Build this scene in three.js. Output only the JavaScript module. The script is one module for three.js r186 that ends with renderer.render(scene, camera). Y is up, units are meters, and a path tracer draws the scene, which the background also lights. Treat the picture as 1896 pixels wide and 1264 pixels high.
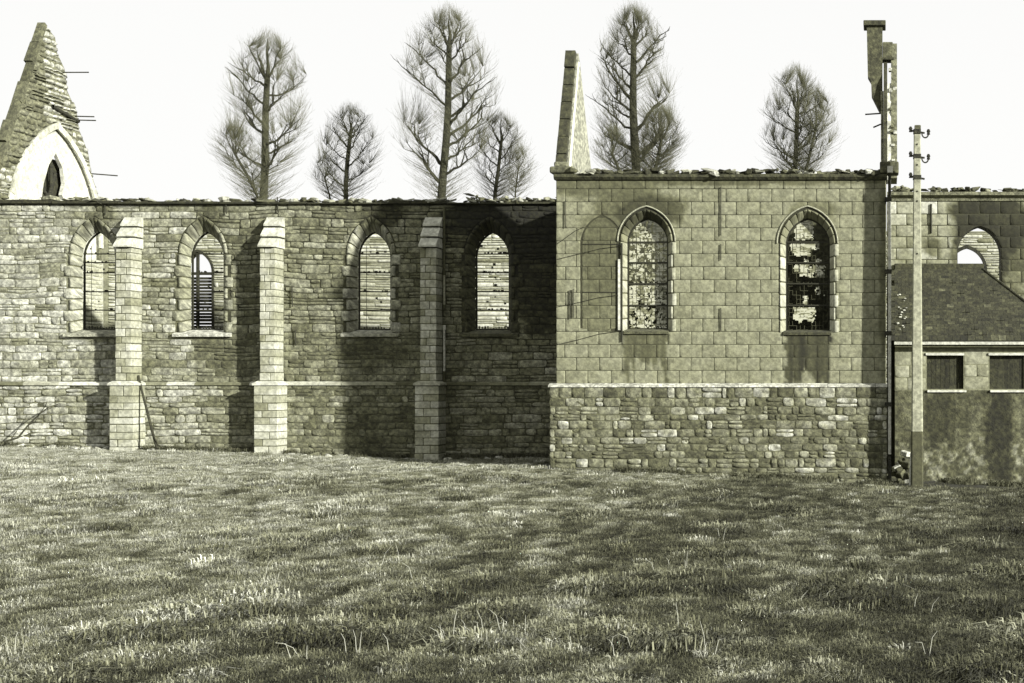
import * as THREE from 'three';
import { mergeGeometries } from 'three/addons/utils/BufferGeometryUtils.js';
import { RoundedBoxGeometry } from 'three/addons/geometries/RoundedBoxGeometry.js';

// ---------------------------------------------------------------- camera, sky, sun, exposure
// The nave wall stands in the plane z = 0; the lens is shifted, its axis meets the wall near the chapel's far corner.
const PW = 1896, PH = 1264, F = 2600, VX = 1640, VY = 700, EYE = 2.3, DIST = 43.33;
const scene = new THREE.Scene();
const camera = new THREE.PerspectiveCamera(2 * Math.atan(PH / 2 / F) * 180 / Math.PI, PW / PH, 0.5, 900);
camera.position.set(0, EYE, DIST);
camera.setViewOffset(PW, PH, PW / 2 - VX, PH / 2 - VY, PW, PH);
camera.updateProjectionMatrix();
camera.updateMatrixWorld();

const EXPOSURE = 2.05, SKY = 0.487;
{
  const w = 64, h = 32, d = new Float32Array(w * h * 4);
  for (let j = 0; j < h; j++) for (let i = 0; i < w; i++) {          // pale winter air, a little deeper overhead
    const el = ((j + 0.5) / h - 0.5) * Math.PI, k = SKY * (1 - 0.4 * Math.pow(Math.max(0, Math.sin(el)), 2));
    d.set([k, k, k * 0.985, 1], (j * w + i) * 4);
  }
  const t = new THREE.DataTexture(d, w, h, THREE.RGBAFormat, THREE.FloatType);
  t.mapping = THREE.EquirectangularReflectionMapping; t.magFilter = t.minFilter = THREE.LinearFilter; t.needsUpdate = true;
  scene.background = t; scene.environment = t;
}
const SUN_AZ = 57.6 * Math.PI / 180, SUN_EL = 18 * Math.PI / 180;
const sun = new THREE.DirectionalLight(0xfffdf8, 4.9);
sun.position.set(Math.sin(SUN_AZ) * Math.cos(SUN_EL), Math.sin(SUN_EL), Math.cos(SUN_AZ) * Math.cos(SUN_EL)).multiplyScalar(90);
sun.castShadow = true; sun.shadow.radius = 2.5; sun.shadow.mapSize.set(4096, 4096);
Object.assign(sun.shadow.camera, { left: -45, right: 45, top: 30, bottom: -30, near: 1, far: 220 });
scene.add(sun, sun.target);
const renderer = new THREE.WebGLRenderer({ antialias: true });
renderer.toneMapping = THREE.LinearToneMapping; renderer.toneMappingExposure = EXPOSURE;
renderer.shadowMap.enabled = true;

// ---------------------------------------------------------------- helpers
const S = (z) => (DIST - z) / F;                                     // metres per picture pixel in the plane at depth z
const PX = (x, z) => (x - VX) * S(z), PY = (y, z) => EYE + (VY - y) * S(z);
function rngOf(seed) { let a = seed >>> 0; return () => { a = (a + 0x6d2b79f5) | 0; let t = Math.imul(a ^ (a >>> 15), 1 | a); t = (t + Math.imul(t ^ (t >>> 7), 61 | t)) ^ t; return ((t ^ (t >>> 14)) >>> 0) / 4294967296; }; }
let R = rngOf(7);
const rnd = (a = 0, b = 1) => a + (b - a) * R(), clamp = (v, a = 0, b = 1) => Math.min(b, Math.max(a, v)), mix = (a, b, t) => a + (b - a) * t;
const sstep = (a, b, x) => { const t = clamp((x - a) / (b - a)); return t * t * (3 - 2 * t); };
const hash = (x, y, s = 0) => { let h = Math.imul(x | 0, 374761393) + Math.imul(y | 0, 668265263) + Math.imul(s | 0, 974634721); h = Math.imul(h ^ (h >>> 13), 1274126177); return ((h ^ (h >>> 16)) >>> 0) / 4294967296; };
function vnoise(x, y, s = 0, per = 0) {
  const xi = Math.floor(x), yi = Math.floor(y), fx = x - xi, fy = y - yi, w = (v) => per ? ((v % per) + per) % per : v;
  const ux = fx * fx * (3 - 2 * fx), uy = fy * fy * (3 - 2 * fy);
  return mix(mix(hash(w(xi), w(yi), s), hash(w(xi + 1), w(yi), s), ux), mix(hash(w(xi), w(yi + 1), s), hash(w(xi + 1), w(yi + 1), s), ux), uy);
}
function fbm(x, y, s = 0, o = 4) { let v = 0, a = 0.5, t = 0; for (let k = 0; k < o; k++) { v += a * vnoise(x, y, s + k); t += a; a *= 0.5; x *= 2.03; y *= 2.03; } return v / t; }
// the olive cast of the print: base colour for a given reflectance
const tone = (l) => { const b = 0.32 + 0.5 * Math.pow(clamp(l / 0.4), 0.6); return [l * 0.99, l, l * b]; };
const GAIN = 1.36, toneM = (l) => tone(l).map((v) => v * GAIN);         // for surfaces whose grain map takes part of the light away
const col = (l) => new THREE.Color().setRGB(...tone(l));

function grainTex(n, per, lo, hi, seed, spots = 0) {                  // tileable speckle, sRGB grey
  const d = new Uint8Array(n * n * 4);
  for (let y = 0; y < n; y++) for (let x = 0; x < n; x++) {
    let v = 0, a = 0.5, p = per, t = 0;
    for (let o = 0; o < 5; o++) { v += a * vnoise(x / n * p, y / n * p, seed + o, p); t += a; a *= 0.62; p *= 2; }
    v = clamp((v / t - 0.25) / 0.5);
    if (spots) v *= 1 - spots * sstep(0.66, 0.8, vnoise(x / n * per * 4, y / n * per * 4, seed + 31, per * 4));
    const g = Math.round(255 * mix(lo, hi, v)), k = (y * n + x) * 4; d[k] = d[k + 1] = d[k + 2] = g; d[k + 3] = 255;
  }
  const t = new THREE.DataTexture(d, n, n, THREE.RGBAFormat);
  t.wrapS = t.wrapT = THREE.RepeatWrapping; t.magFilter = THREE.LinearFilter; t.minFilter = THREE.LinearMipmapLinearFilter; t.generateMipmaps = true; t.needsUpdate = true;
  return t;
}
const colourGrain = grainTex(512, 26, 0.55, 1, 3, 0.35); colourGrain.colorSpace = THREE.SRGBColorSpace;
const bumpGrain = grainTex(512, 18, 0, 1, 40, 0.5);
const softGrain = grainTex(512, 28, 0.74, 1, 80, 0.1); softGrain.colorSpace = THREE.SRGBColorSpace;
const M = {
  rubble: new THREE.MeshStandardMaterial({ vertexColors: true, map: colourGrain, bumpMap: bumpGrain, bumpScale: 0.011, roughness: 0.95 }),
  smooth: new THREE.MeshStandardMaterial({ vertexColors: true, map: softGrain, bumpMap: bumpGrain, bumpScale: 0.005, roughness: 0.92 }),
  iron: new THREE.MeshStandardMaterial({ color: col(0.018), roughness: 0.75, metalness: 0.2 }),
  lead: new THREE.MeshStandardMaterial({ color: col(0.06), roughness: 0.7, metalness: 0.2 }),
  bark: new THREE.MeshStandardMaterial({ color: col(0.055), map: colourGrain, bumpMap: bumpGrain, bumpScale: 0.03, roughness: 0.95 }),
  twig: new THREE.MeshStandardMaterial({ color: col(0.075), roughness: 0.9 }),
  char: new THREE.MeshStandardMaterial({ color: col(0.035), map: colourGrain, bumpMap: bumpGrain, bumpScale: 0.02, roughness: 0.9 }),
  zinc: new THREE.MeshStandardMaterial({ color: col(0.5), map: softGrain, roughness: 0.45, metalness: 0.25 }),
  white: new THREE.MeshStandardMaterial({ color: col(0.62), map: softGrain, roughness: 0.7 }),
  glass: new THREE.MeshPhysicalMaterial({ vertexColors: true, roughness: 0.5, clearcoat: 0.5, clearcoatRoughness: 0.3 }),
  grass: new THREE.MeshStandardMaterial({ color: 0xffffff, roughness: 0.85, vertexColors: true }),
};
function thing(name, label, category, [x, y, z] = [0, 0, 0], group) {
  const o = new THREE.Group(); o.name = name; o.position.set(x, y, z); o.userData = { label, category };
  if (group) o.userData.group = group;
  scene.add(o); return o;
}
function part(name, geo, mat, parent, label) {                       // geometry in world coordinates, moved into the parent's frame
  const m = new THREE.Mesh(geo, mat); m.name = name; m.castShadow = m.receiveShadow = true;
  let p = parent; const off = new THREE.Vector3();
  while (p && p !== scene) { off.add(p.position); p = p.parent; }
  geo.translate(-off.x, -off.y, -off.z);
  if (label) m.userData.label = label;
  parent.add(m); return m;
}
function sub(name, parent, x, y, z) { const g = new THREE.Group(); g.name = name; g.position.set(x - parent.position.x, y - parent.position.y, z - parent.position.z); parent.add(g); return g; }
function paint(geo, f) {                                             // vertex colours from a reflectance f(x, y, z)
  const p = geo.attributes.position, c = new Float32Array(p.count * 3);
  for (let i = 0; i < p.count; i++) c.set(toneM(typeof f === 'number' ? f : f(p.getX(i), p.getY(i), p.getZ(i))), i * 3);
  geo.setAttribute('color', new THREE.BufferAttribute(c, 3)); return geo;
}
function boxUV(geo, m = 2.2) {                                       // uv in metres from the way each face points
  const g = geo.index ? geo.toNonIndexed() : geo, p = g.attributes.position, n = g.attributes.normal, uv = new Float32Array(p.count * 2), ou = rnd(0, 7), ov = rnd(0, 7);
  for (let i = 0; i < p.count; i++) {
    const ax = Math.abs(n.getX(i)), ay = Math.abs(n.getY(i)), az = Math.abs(n.getZ(i));
    const [a, b] = az >= ax && az >= ay ? [p.getX(i), p.getY(i)] : ax >= ay ? [p.getZ(i), p.getY(i)] : [p.getX(i), p.getZ(i)];
    uv.set([a / m + ou, b / m + ov], i * 2);
  }
  g.setAttribute('uv', new THREE.BufferAttribute(uv, 2)); return g;
}
function box(x0, x1, y0, y1, z0, z1, l, r = 0) {
  const w = x1 - x0, h = y1 - y0, d = z1 - z0;
  const g = boxUV(r ? new RoundedBoxGeometry(w, h, d, 1, Math.min(r, w / 2.2, h / 2.2, d / 2.2)) : new THREE.BoxGeometry(w, h, d));
  g.translate((x0 + x1) / 2, (y0 + y1) / 2, (z0 + z1) / 2);
  return l === undefined ? g : paint(g, l);
}
function prism(pts, axis, a, b, l) {                                 // polygon [[p, q]...] extruded: 'x' (p = z, q = y), 'z' (p = x, q = y)
  const s = new THREE.Shape(pts.map(([p, q]) => new THREE.Vector2(axis === 'x' ? -p : p, q)));
  let g = new THREE.ExtrudeGeometry(s, { depth: b - a, bevelEnabled: false });
  if (axis === 'x') { g.rotateY(Math.PI / 2); g.translate(a, 0, 0); } else g.translate(0, 0, a);
  g = boxUV(g); return l === undefined ? g : paint(g, l);
}
function tube(pts, rad, sides, out) {                                // appends a tapered tube to out = {p, i}
  const up = new THREE.Vector3(0.31, 0.17, 0.93), n = pts.length, base = out.p.length / 3, t = new THREE.Vector3(), a = new THREE.Vector3(), b = new THREE.Vector3();
  for (let k = 0; k < n; k++) {
    t.subVectors(pts[Math.min(k + 1, n - 1)], pts[Math.max(k - 1, 0)]).normalize();
    a.crossVectors(t, up).normalize(); b.crossVectors(t, a);
    for (let s = 0; s < sides; s++) { const c = Math.cos(s / sides * 6.2832) * rad[k], d = Math.sin(s / sides * 6.2832) * rad[k]; out.p.push(pts[k].x + a.x * c + b.x * d, pts[k].y + a.y * c + b.y * d, pts[k].z + a.z * c + b.z * d); }
  }
  for (let k = 0; k < n - 1; k++) for (let s = 0; s < sides; s++) { const q = base + k * sides, s1 = (s + 1) % sides; out.i.push(q + s, q + sides + s, q + s1, q + s1, q + sides + s, q + sides + s1); }
  return out;
}
function tubeGeo(out, uvm = 1) {
  const g = new THREE.BufferGeometry(); g.setAttribute('position', new THREE.Float32BufferAttribute(out.p, 3)); g.setIndex(out.i); g.computeVertexNormals();
  const uv = new Float32Array(out.p.length / 3 * 2); for (let i = 0; i < uv.length / 2; i++) { uv[2 * i] = (out.p[3 * i] + out.p[3 * i + 2]) / uvm; uv[2 * i + 1] = out.p[3 * i + 1] / uvm; }
  g.setAttribute('uv', new THREE.BufferAttribute(uv, 2)); return g;
}
const V = (x, y, z) => new THREE.Vector3(x, y, z);
const rod = (pts, r, sides = 6, r1 = r) => tubeGeo(tube(pts, pts.map((_, k) => mix(r, r1, k / (pts.length - 1))), sides, { p: [], i: [] }));

// A stone's face as a grid: edges sunk into the joint, a rounded rim, an uneven face. map turns wall coordinates (u, v, out) into the world.
function face(xl, xr, y0, y1, o) {
  const { bevel = 0.02, wob = 0.01, proud = 0.02, rough = 0.008, sink = 0.05, nu = 5, nv = 4, tint, map = (u, v, w) => [u, v, w], sag = 0 } = o;
  const h = y1 - y0, ym = (y0 + y1) / 2, wid = xr(ym) - xl(ym), e = Math.min(0.3, bevel / Math.max(0.05, wid)), f = Math.min(0.3, bevel / h);
  const us = [0, e], vs = [0, f]; for (let k = 1; k < nu - 2; k++) us.push(mix(e, 1 - e, k / (nu - 2))); for (let k = 1; k < nv - 2; k++) vs.push(mix(f, 1 - f, k / (nv - 2)));
  us.push(1 - e, 1); vs.push(1 - f, 1);
  const p = [], uv = [], c = [], idx = [], ou = rnd(0, 9), ov = rnd(0, 9), sd = Math.floor(rnd(0, 9999)), N = us.length, K = vs.length;
  for (let j = 0; j < K; j++) for (let i = 0; i < N; i++) {
    let v = mix(y0, y1, vs[j]), u = mix(xl(v), xr(v), us[i]);
    const rim = i === 0 || j === 0 || i === N - 1 || j === K - 1;
    const ex = Math.min(us[i], 1 - us[i]), ey = Math.min(vs[j], 1 - vs[j]);
    if (ex < 0.12 && ey < 0.2) { u += (us[i] < 0.5 ? 1 : -1) * wob * 1.4; v += (vs[j] < 0.5 ? 1 : -1) * wob * 1.4; }  // worn corners
    if (i > 0 && i < N - 1 || j > 0 && j < K - 1) { u += (vnoise(u * 7, v * 7, sd) - 0.5) * 2 * wob; v += (vnoise(u * 7, v * 7, sd + 5) - 0.5) * 2 * wob; }
    const w = rim ? -sink : proud + (vnoise(u * 9, v * 9, sd + 9) - 0.5) * 2 * rough + (vnoise(u * 3, v * 3, sd + 11) - 0.5) * 2 * rough;
    const vv = sag ? v + (fbm(u * 0.9, v * 0.8, 400, 3) - 0.5) * 2 * sag : v;
    p.push(...map(u, vv, w)); uv.push(u / 2.2 + ou, v / 2.2 + ov); c.push(...toneM(clamp(tint(u, v) * (0.88 + 0.24 * vnoise(u * 5, v * 5, sd + 2)), 0.008, 0.75)));
  }
  for (let j = 0; j < K - 1; j++) for (let i = 0; i < N - 1; i++) { const a = j * N + i; idx.push(a, a + 1, a + N, a + 1, a + N + 1, a + N); }
  const g = new THREE.BufferGeometry();
  g.setAttribute('position', new THREE.Float32BufferAttribute(p, 3)); g.setAttribute('uv', new THREE.Float32BufferAttribute(uv, 2)); g.setAttribute('color', new THREE.Float32BufferAttribute(c, 3));
  g.setIndex(idx); g.computeVertexNormals(); g.userData.size = wid * h; return g;
}
// Lays courses between v0 and v1; u0, u1 are functions of v; holes: {c, half(v)} with half 0 where there is no opening.
function lay(o) {
  const { v0, v1, u0, u1, holes = [], hmin, hmax, wmin, wmax, gap = 0.02, split = 0, bond = 0, light } = o, list = [];
  let v = v0, row = 0;
  while (v < v1 - 0.04) {
    let h = rnd(hmin, hmax); if (v1 - v - h < hmin * 0.6) h = v1 - v;
    const a = v + gap / 2, b = v + h - gap / 2, m = v + h / 2;
    let segs = [[u0, u1]];
    for (const q of holes) {
      if (Math.max(q.half(a), q.half(b), q.half(m)) <= 0) continue;
      const next = [];
      for (const [l, r] of segs) {
        const hl = (t) => q.c - q.half(t), hr = (t) => q.c + q.half(t);
        if (hr(m) <= l(m) || hl(m) >= r(m)) { next.push([l, r]); continue; }
        if (hl(m) > l(m)) next.push([l, hl]); if (hr(m) < r(m)) next.push([hr, r]);
      }
      segs = next;
    }
    for (const [l, r] of segs) {
      const A = l(m), B = r(m); if (B - A < 0.07) continue;
      const cuts = [];
      if (bond) { const first = Math.floor(A / bond) * bond + (row % 2 ? bond / 2 : 0); for (let x = first - bond; x < B; x += bond) { const y = x + rnd(-0.02, 0.02); if (y > A + 0.1 && y < B - 0.1) cuts.push(y); } }
      else { let x = A + rnd(0.4, 1) * rnd(wmin, wmax); while (x < B - wmin * 0.6) { cuts.push(x); x += rnd(wmin, wmax); } }
      const edges = [l, ...cuts.map((x) => () => x), r];
      for (let k = 0; k < edges.length - 1; k++) {
        const xl = (t) => edges[k](t) + gap / 2, xr = (t) => edges[k + 1](t) - gap / 2, mid = (edges[k](m) + edges[k + 1](m)) / 2, s = light(mid, m);
        const put = (ya, yb) => list.push(face(xl, xr, ya, yb, { ...o, proud: (o.proud ?? 0.02) + rnd(-1, 1) * (o.uneven ?? 0), tint: typeof s === 'function' ? s : () => s }));
        if (R() < split && h > hmin * 1.15) { const t = mix(a, b, rnd(0.38, 0.62)); put(a, t - gap / 2); put(t + gap / 2, b); } else put(a, b);
      }
    }
    v += h; row++;
  }
  return list;
}
function addStones(list, name, mat, parent, most = 300) {             // the largest as parts, the rest joined
  list.sort((a, b) => b.userData.size - a.userData.size);
  list.slice(0, most).forEach((g) => part(name, g, mat, parent));
  if (list.length > most) part('small_' + name + 's', mergeGeometries(list.slice(most)), mat, parent).userData.kind = 'stuff';
}
// pointed arch: half width at height v
function arch(c, hw, sill, spring, apex) {
  const H = apex - spring, Ra = (hw * hw + H * H) / (2 * hw);
  const half = (v) => v < sill || v > apex ? 0 : v <= spring ? hw : Math.max(0, Math.sqrt(Math.max(0, Ra * Ra - (v - spring) ** 2)) - (Ra - hw));
  const outline = (n = 10) => { const l = [[c - hw, sill]]; for (let k = 0; k <= n; k++) { const v = mix(spring, apex, Math.sin(k / n * Math.PI / 2)); l.push([c - half(v), v]); } const r = l.slice(0, -1).reverse().map(([x, v]) => [2 * c - x, v]); return l.concat(r); };
  return { c, hw, sill, spring, apex, half, outline };
}
const grow = (w, d, below = 0) => arch(w.c, w.hw + d, w.sill - below, w.spring, w.apex + d * 1.15);
function wallBody(pts, holes, axis, a, b, l) {                        // mortar body with openings
  const q = (list) => list.map(([p, v]) => new THREE.Vector2(axis === 'x' ? -p : p, v));
  const s = new THREE.Shape(q(pts)); for (const h of holes) s.holes.push(new THREE.Path(q(h)));
  let g = new THREE.ExtrudeGeometry(s, { depth: b - a, bevelEnabled: false });
  if (axis === 'x') { g.rotateY(Math.PI / 2); g.translate(a, 0, 0); } else g.translate(0, 0, a);
  return paint(boxUV(g), l);
}
// Jamb blocks and voussoirs round an opening: each block's grid runs over the wall face, round the arris and down the splay to the inner opening.
function surround(outer, inner, depth, z, o) {
  const list = [], { ring, long = ring, light, jamb = 0.34, nArch = 5, bevel = 0.014 } = o, H = outer.apex - outer.spring;
  const at = (side, s) => {                                            // s in 0..1 up the jamb, 1..2 along the arch
    if (s <= 1) { const v = mix(outer.sill, outer.spring, s), vi = mix(inner.sill, inner.spring, s); return [[side * outer.hw, v], [side, 0], [side * inner.hw, vi]]; }
    const k = Math.sin((s - 1) * Math.PI / 2), v = outer.spring + H * k, vi = mix(inner.spring, inner.apex, k), e = 0.01;
    const hw = outer.half(v), d = [outer.half(Math.max(outer.spring, v - e)) - hw, e], L = Math.hypot(...d) || 1;
    return [[side * hw, v], [side * d[1] / L, d[0] / L], [side * inner.half(Math.min(vi, inner.apex - 1e-5)), vi]];
  };
  const nJ = Math.max(3, Math.round((outer.spring - outer.sill) / jamb));
  for (const side of [-1, 1]) {
    const edges = []; for (let k = 0; k <= nJ; k++) edges.push(k / nJ); for (let k = 1; k <= nArch; k++) edges.push(1 + k / nArch);
    for (let k = 0; k < edges.length - 1; k++) {
      const isJ = k < nJ, wd = isJ && (k + (side > 0 ? 1 : 0)) % 2 && !(o.plainLeft && side < 0) ? long * rnd(0.85, 1.1) : ring, l = light(isJ), sd = Math.floor(rnd(0, 999));
      const s0 = edges[k], s1 = edges[k + 1], len = isJ ? (outer.spring - outer.sill) / nJ : 0.3, e = bevel / len;
      const ss = [s0 + 0.012, s0 + (s1 - s0) * (0.03 + e), (s0 + s1) / 2, s1 - (s1 - s0) * (0.03 + e), s1 - 0.012], ts = [[1, -0.05], [1 - bevel / wd, 0.012], [0.5, 0.014], [0.06, 0.012], [-1, 0]];
      const p = [], uv = [], c = [], idx = [], ou = rnd(0, 9), ov = rnd(0, 9);
      ss.forEach((s, j) => { const [P, n, I] = at(side, s), end = j === 0 || j === 4; ts.forEach(([t, w], i) => {
        let x, y, zz;
        if (t >= 0) { x = P[0] + n[0] * wd * t; y = P[1] + n[1] * wd * t; zz = z + (end ? -0.04 : w + (i ? (vnoise(x * 9, y * 9, sd) - 0.5) * 0.012 : 0)); }
        else { x = I[0] + (end ? side * 0.02 : 0); y = I[1]; zz = z - depth; }
        if (t < 0.2 && end && t >= 0) { x += n[0] * 0.01; y += n[1] * 0.01; }
        p.push(outer.c + x, y, zz); uv.push((x + (t < 0 ? 0 : 0)) / 2.2 + ou, (y + (t < 0 ? 0.2 : 0)) / 2.2 + ov); c.push(...toneM(clamp(l(outer.c + x, y) * (0.9 + 0.2 * vnoise(x * 6, y * 6, sd + 3)), 0.01, 0.75)));
      }); });
      for (let j = 0; j < 4; j++) for (let i = 0; i < 4; i++) { const a = j * 5 + i; side > 0 ? idx.push(a, a + 5, a + 1, a + 1, a + 5, a + 6) : idx.push(a, a + 1, a + 5, a + 1, a + 6, a + 5); }
      const g = new THREE.BufferGeometry(); g.setAttribute('position', new THREE.Float32BufferAttribute(p, 3)); g.setAttribute('uv', new THREE.Float32BufferAttribute(uv, 2)); g.setAttribute('color', new THREE.Float32BufferAttribute(c, 3)); g.setIndex(idx); g.computeVertexNormals();
      list.push([isJ ? 'jamb_stone' : 'voussoir', g]);
    }
  }
  // the joint bed behind the blocks
  const a = outer.outline(12), b = inner.outline(12), p = [], idx = [];
  a.forEach(([x, y], k) => { const nx = x < outer.c ? -1 : 1; p.push(x + nx * 0.015, y + 0.01, z - 0.02, b[k][0] + nx * 0.012, b[k][1] + 0.006, z - depth); });
  for (let k = 0; k < a.length - 1; k++) idx.push(2 * k, 2 * k + 1, 2 * k + 2, 2 * k + 2, 2 * k + 1, 2 * k + 3);
  const g = new THREE.BufferGeometry(); g.setAttribute('position', new THREE.Float32BufferAttribute(p, 3)); g.setAttribute('uv', new THREE.Float32BufferAttribute(p.flatMap((v, i) => i % 3 === 2 ? [] : [v / 2]), 2)); g.setIndex(idx); g.computeVertexNormals();
  list.push(['joint_bed', paint(g, 0.07)]);
  return list;
}
// stains and painted-in shade: noisy-edged blobs given in the wall's own picture coordinates
function stainOf(blobs, z) {
  return (X, Y) => {
    const x = VX + X / S(z), y = VY - (Y - EYE) / S(z); let s = 0;
    const n = (fbm(X * 1.3, Y * 1.3, 50) - 0.5) * 1.3 + (vnoise(X * 9, Y * 9, 60) - 0.5) * 0.35;
    for (const [cx, cy, rx, ry, k] of blobs) { const d = Math.hypot((x - cx) / rx, (y - cy) / ry) + n * 0.7; s = Math.max(s, k * (1 - sstep(0.72, 1.12, d))); }
    return s;
  };
}
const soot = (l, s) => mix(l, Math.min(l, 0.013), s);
const gx = [[-60, -2.05], [-28, -2.08], [-19, -2.3], [-14, -2.5], [-9, -2.42], [0, -2.88], [4, -3.12], [60, -3.2]];
function ground(x, z) {
  let k = 0; while (k < gx.length - 2 && x > gx[k + 1][0]) k++;
  const near = mix(gx[k][1], gx[k + 1][1], clamp((x - gx[k][0]) / (gx[k + 1][0] - gx[k][0]))), far = -2.25 - 0.012 * clamp(x, -40, 20);
  const g = mix(near, far, sstep(5, 17, z)) + (fbm(x * 0.35, z * 0.35, 5, 3) - 0.5) * 0.1 * sstep(5.5, 11, z) + (fbm(x * 1.6, z * 1.6, 9, 2) - 0.5) * 0.07 * sstep(2, 5, z);
  return EYE + g;
}

// ---------------------------------------------------------------- ground
{
  const axis = (a, b, lo, hi, fine) => { const l = []; for (let v = lo; v <= hi + 1e-6; v += fine) l.push(v); let s = fine * 2, v = lo - s; while (v > a) { l.unshift(v); s *= 1.5; v -= s; } l.unshift(a); s = fine * 2; v = hi + s; while (v < b) { l.push(v); s *= 1.5; v += s; } l.push(b); return l; };
  const xs = axis(-400, 400, -34, 14, 0.25), zs = axis(-400, 300, -2, 42, 0.25), p = [], uv = [], c = [], idx = [];
  for (const z of zs) for (const x of xs) {
    p.push(x, ground(x, z), z); uv.push(x / 1.7, z / 1.7);
    const bare = x > -9.6 && x < 8 && z < 6.6 + fbm(x * 0.9, 3, 77) * 0.5 ? 0.022 : 0.03 + 0.03 * fbm(x * 0.8, z * 0.8, 21);
    c.push(...toneM(bare));
  }
  const N = xs.length; for (let j = 0; j < zs.length - 1; j++) for (let i = 0; i < N - 1; i++) { const a = j * N + i; idx.push(a, a + N, a + 1, a + 1, a + N, a + N + 1); }
  const g = new THREE.BufferGeometry(); g.setAttribute('position', new THREE.Float32BufferAttribute(p, 3)); g.setAttribute('uv', new THREE.Float32BufferAttribute(uv, 2)); g.setAttribute('color', new THREE.Float32BufferAttribute(c, 3)); g.setIndex(idx); g.computeVertexNormals();
  const m = part('ground', g, M.rubble, scene); m.userData = { kind: 'structure', label: 'rough winter pasture in front of the ruined church', category: 'ground' };
}

// ---------------------------------------------------------------- nave wall
const WALLTOP = PY(378, 0), STRING = PY(710, 0), XL = PX(-45, 0), XC = PX(1030, 5);       // XC: the chapel's outer corner
const naveSootShade = stainOf([[950, 425, 135, 95, 0.97], [890, 400, 85, 55, 0.97], [1010, 385, 190, 95, 1], [1050, 430, 130, 110, 0.97], [935, 480, 80, 70, 0.85], [1000, 500, 95, 130, 0.85], [1090, 500, 80, 150, 0.85],  // soot around window four; the low corner blobs also paint in shade
  [708, 390, 46, 30, 0.8], [690, 655, 70, 36, 0.55], [386, 393, 30, 20, 0.6], [400, 655, 45, 45, 0.5], [188, 394, 26, 20, 0.5], [180, 622, 34, 16, 0.6], [690, 800, 80, 45, 0.35]], 0);  // arch-top soot and sill stains; darker again low under the third window
const naveBase = (X) => mix(0.35, 0.17, sstep(-25, -19, X + (fbm(X * 0.7, 2, 8) - 0.5) * 5));
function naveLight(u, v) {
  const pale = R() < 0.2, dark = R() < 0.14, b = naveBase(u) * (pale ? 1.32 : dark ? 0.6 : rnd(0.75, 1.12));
  return (x, y) => soot(b * (0.55 + 0.9 * fbm(x * 3.2, y * 4.2, 15, 4)), naveSootShade(x, y));
}
const naveWin = [[174, 30], [376, 30], [687, 30], [907, 31]].map(([c, hw], k) => {
  const s = 1 / 60, inner = arch(PX(c, 0), hw * s, PY(610, 0), PY(474, 0), PY(427, 0));
  return { inner, outer: arch(inner.c, (hw + 9) * s, PY(616, 0), PY(470, 0), PY(407, 0)), c, k };
});
const butts = [[214, 244], [481, 510], [778, 808]].map(([a, b]) => ({ x0: PX(a, 0.65), x1: PX(b, 0.65) }));
const nave = thing('nave_wall', 'long rubble stone church wall with three buttresses and four pointed windows', 'wall', [-18, ground(-18, 0), 0]);
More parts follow.
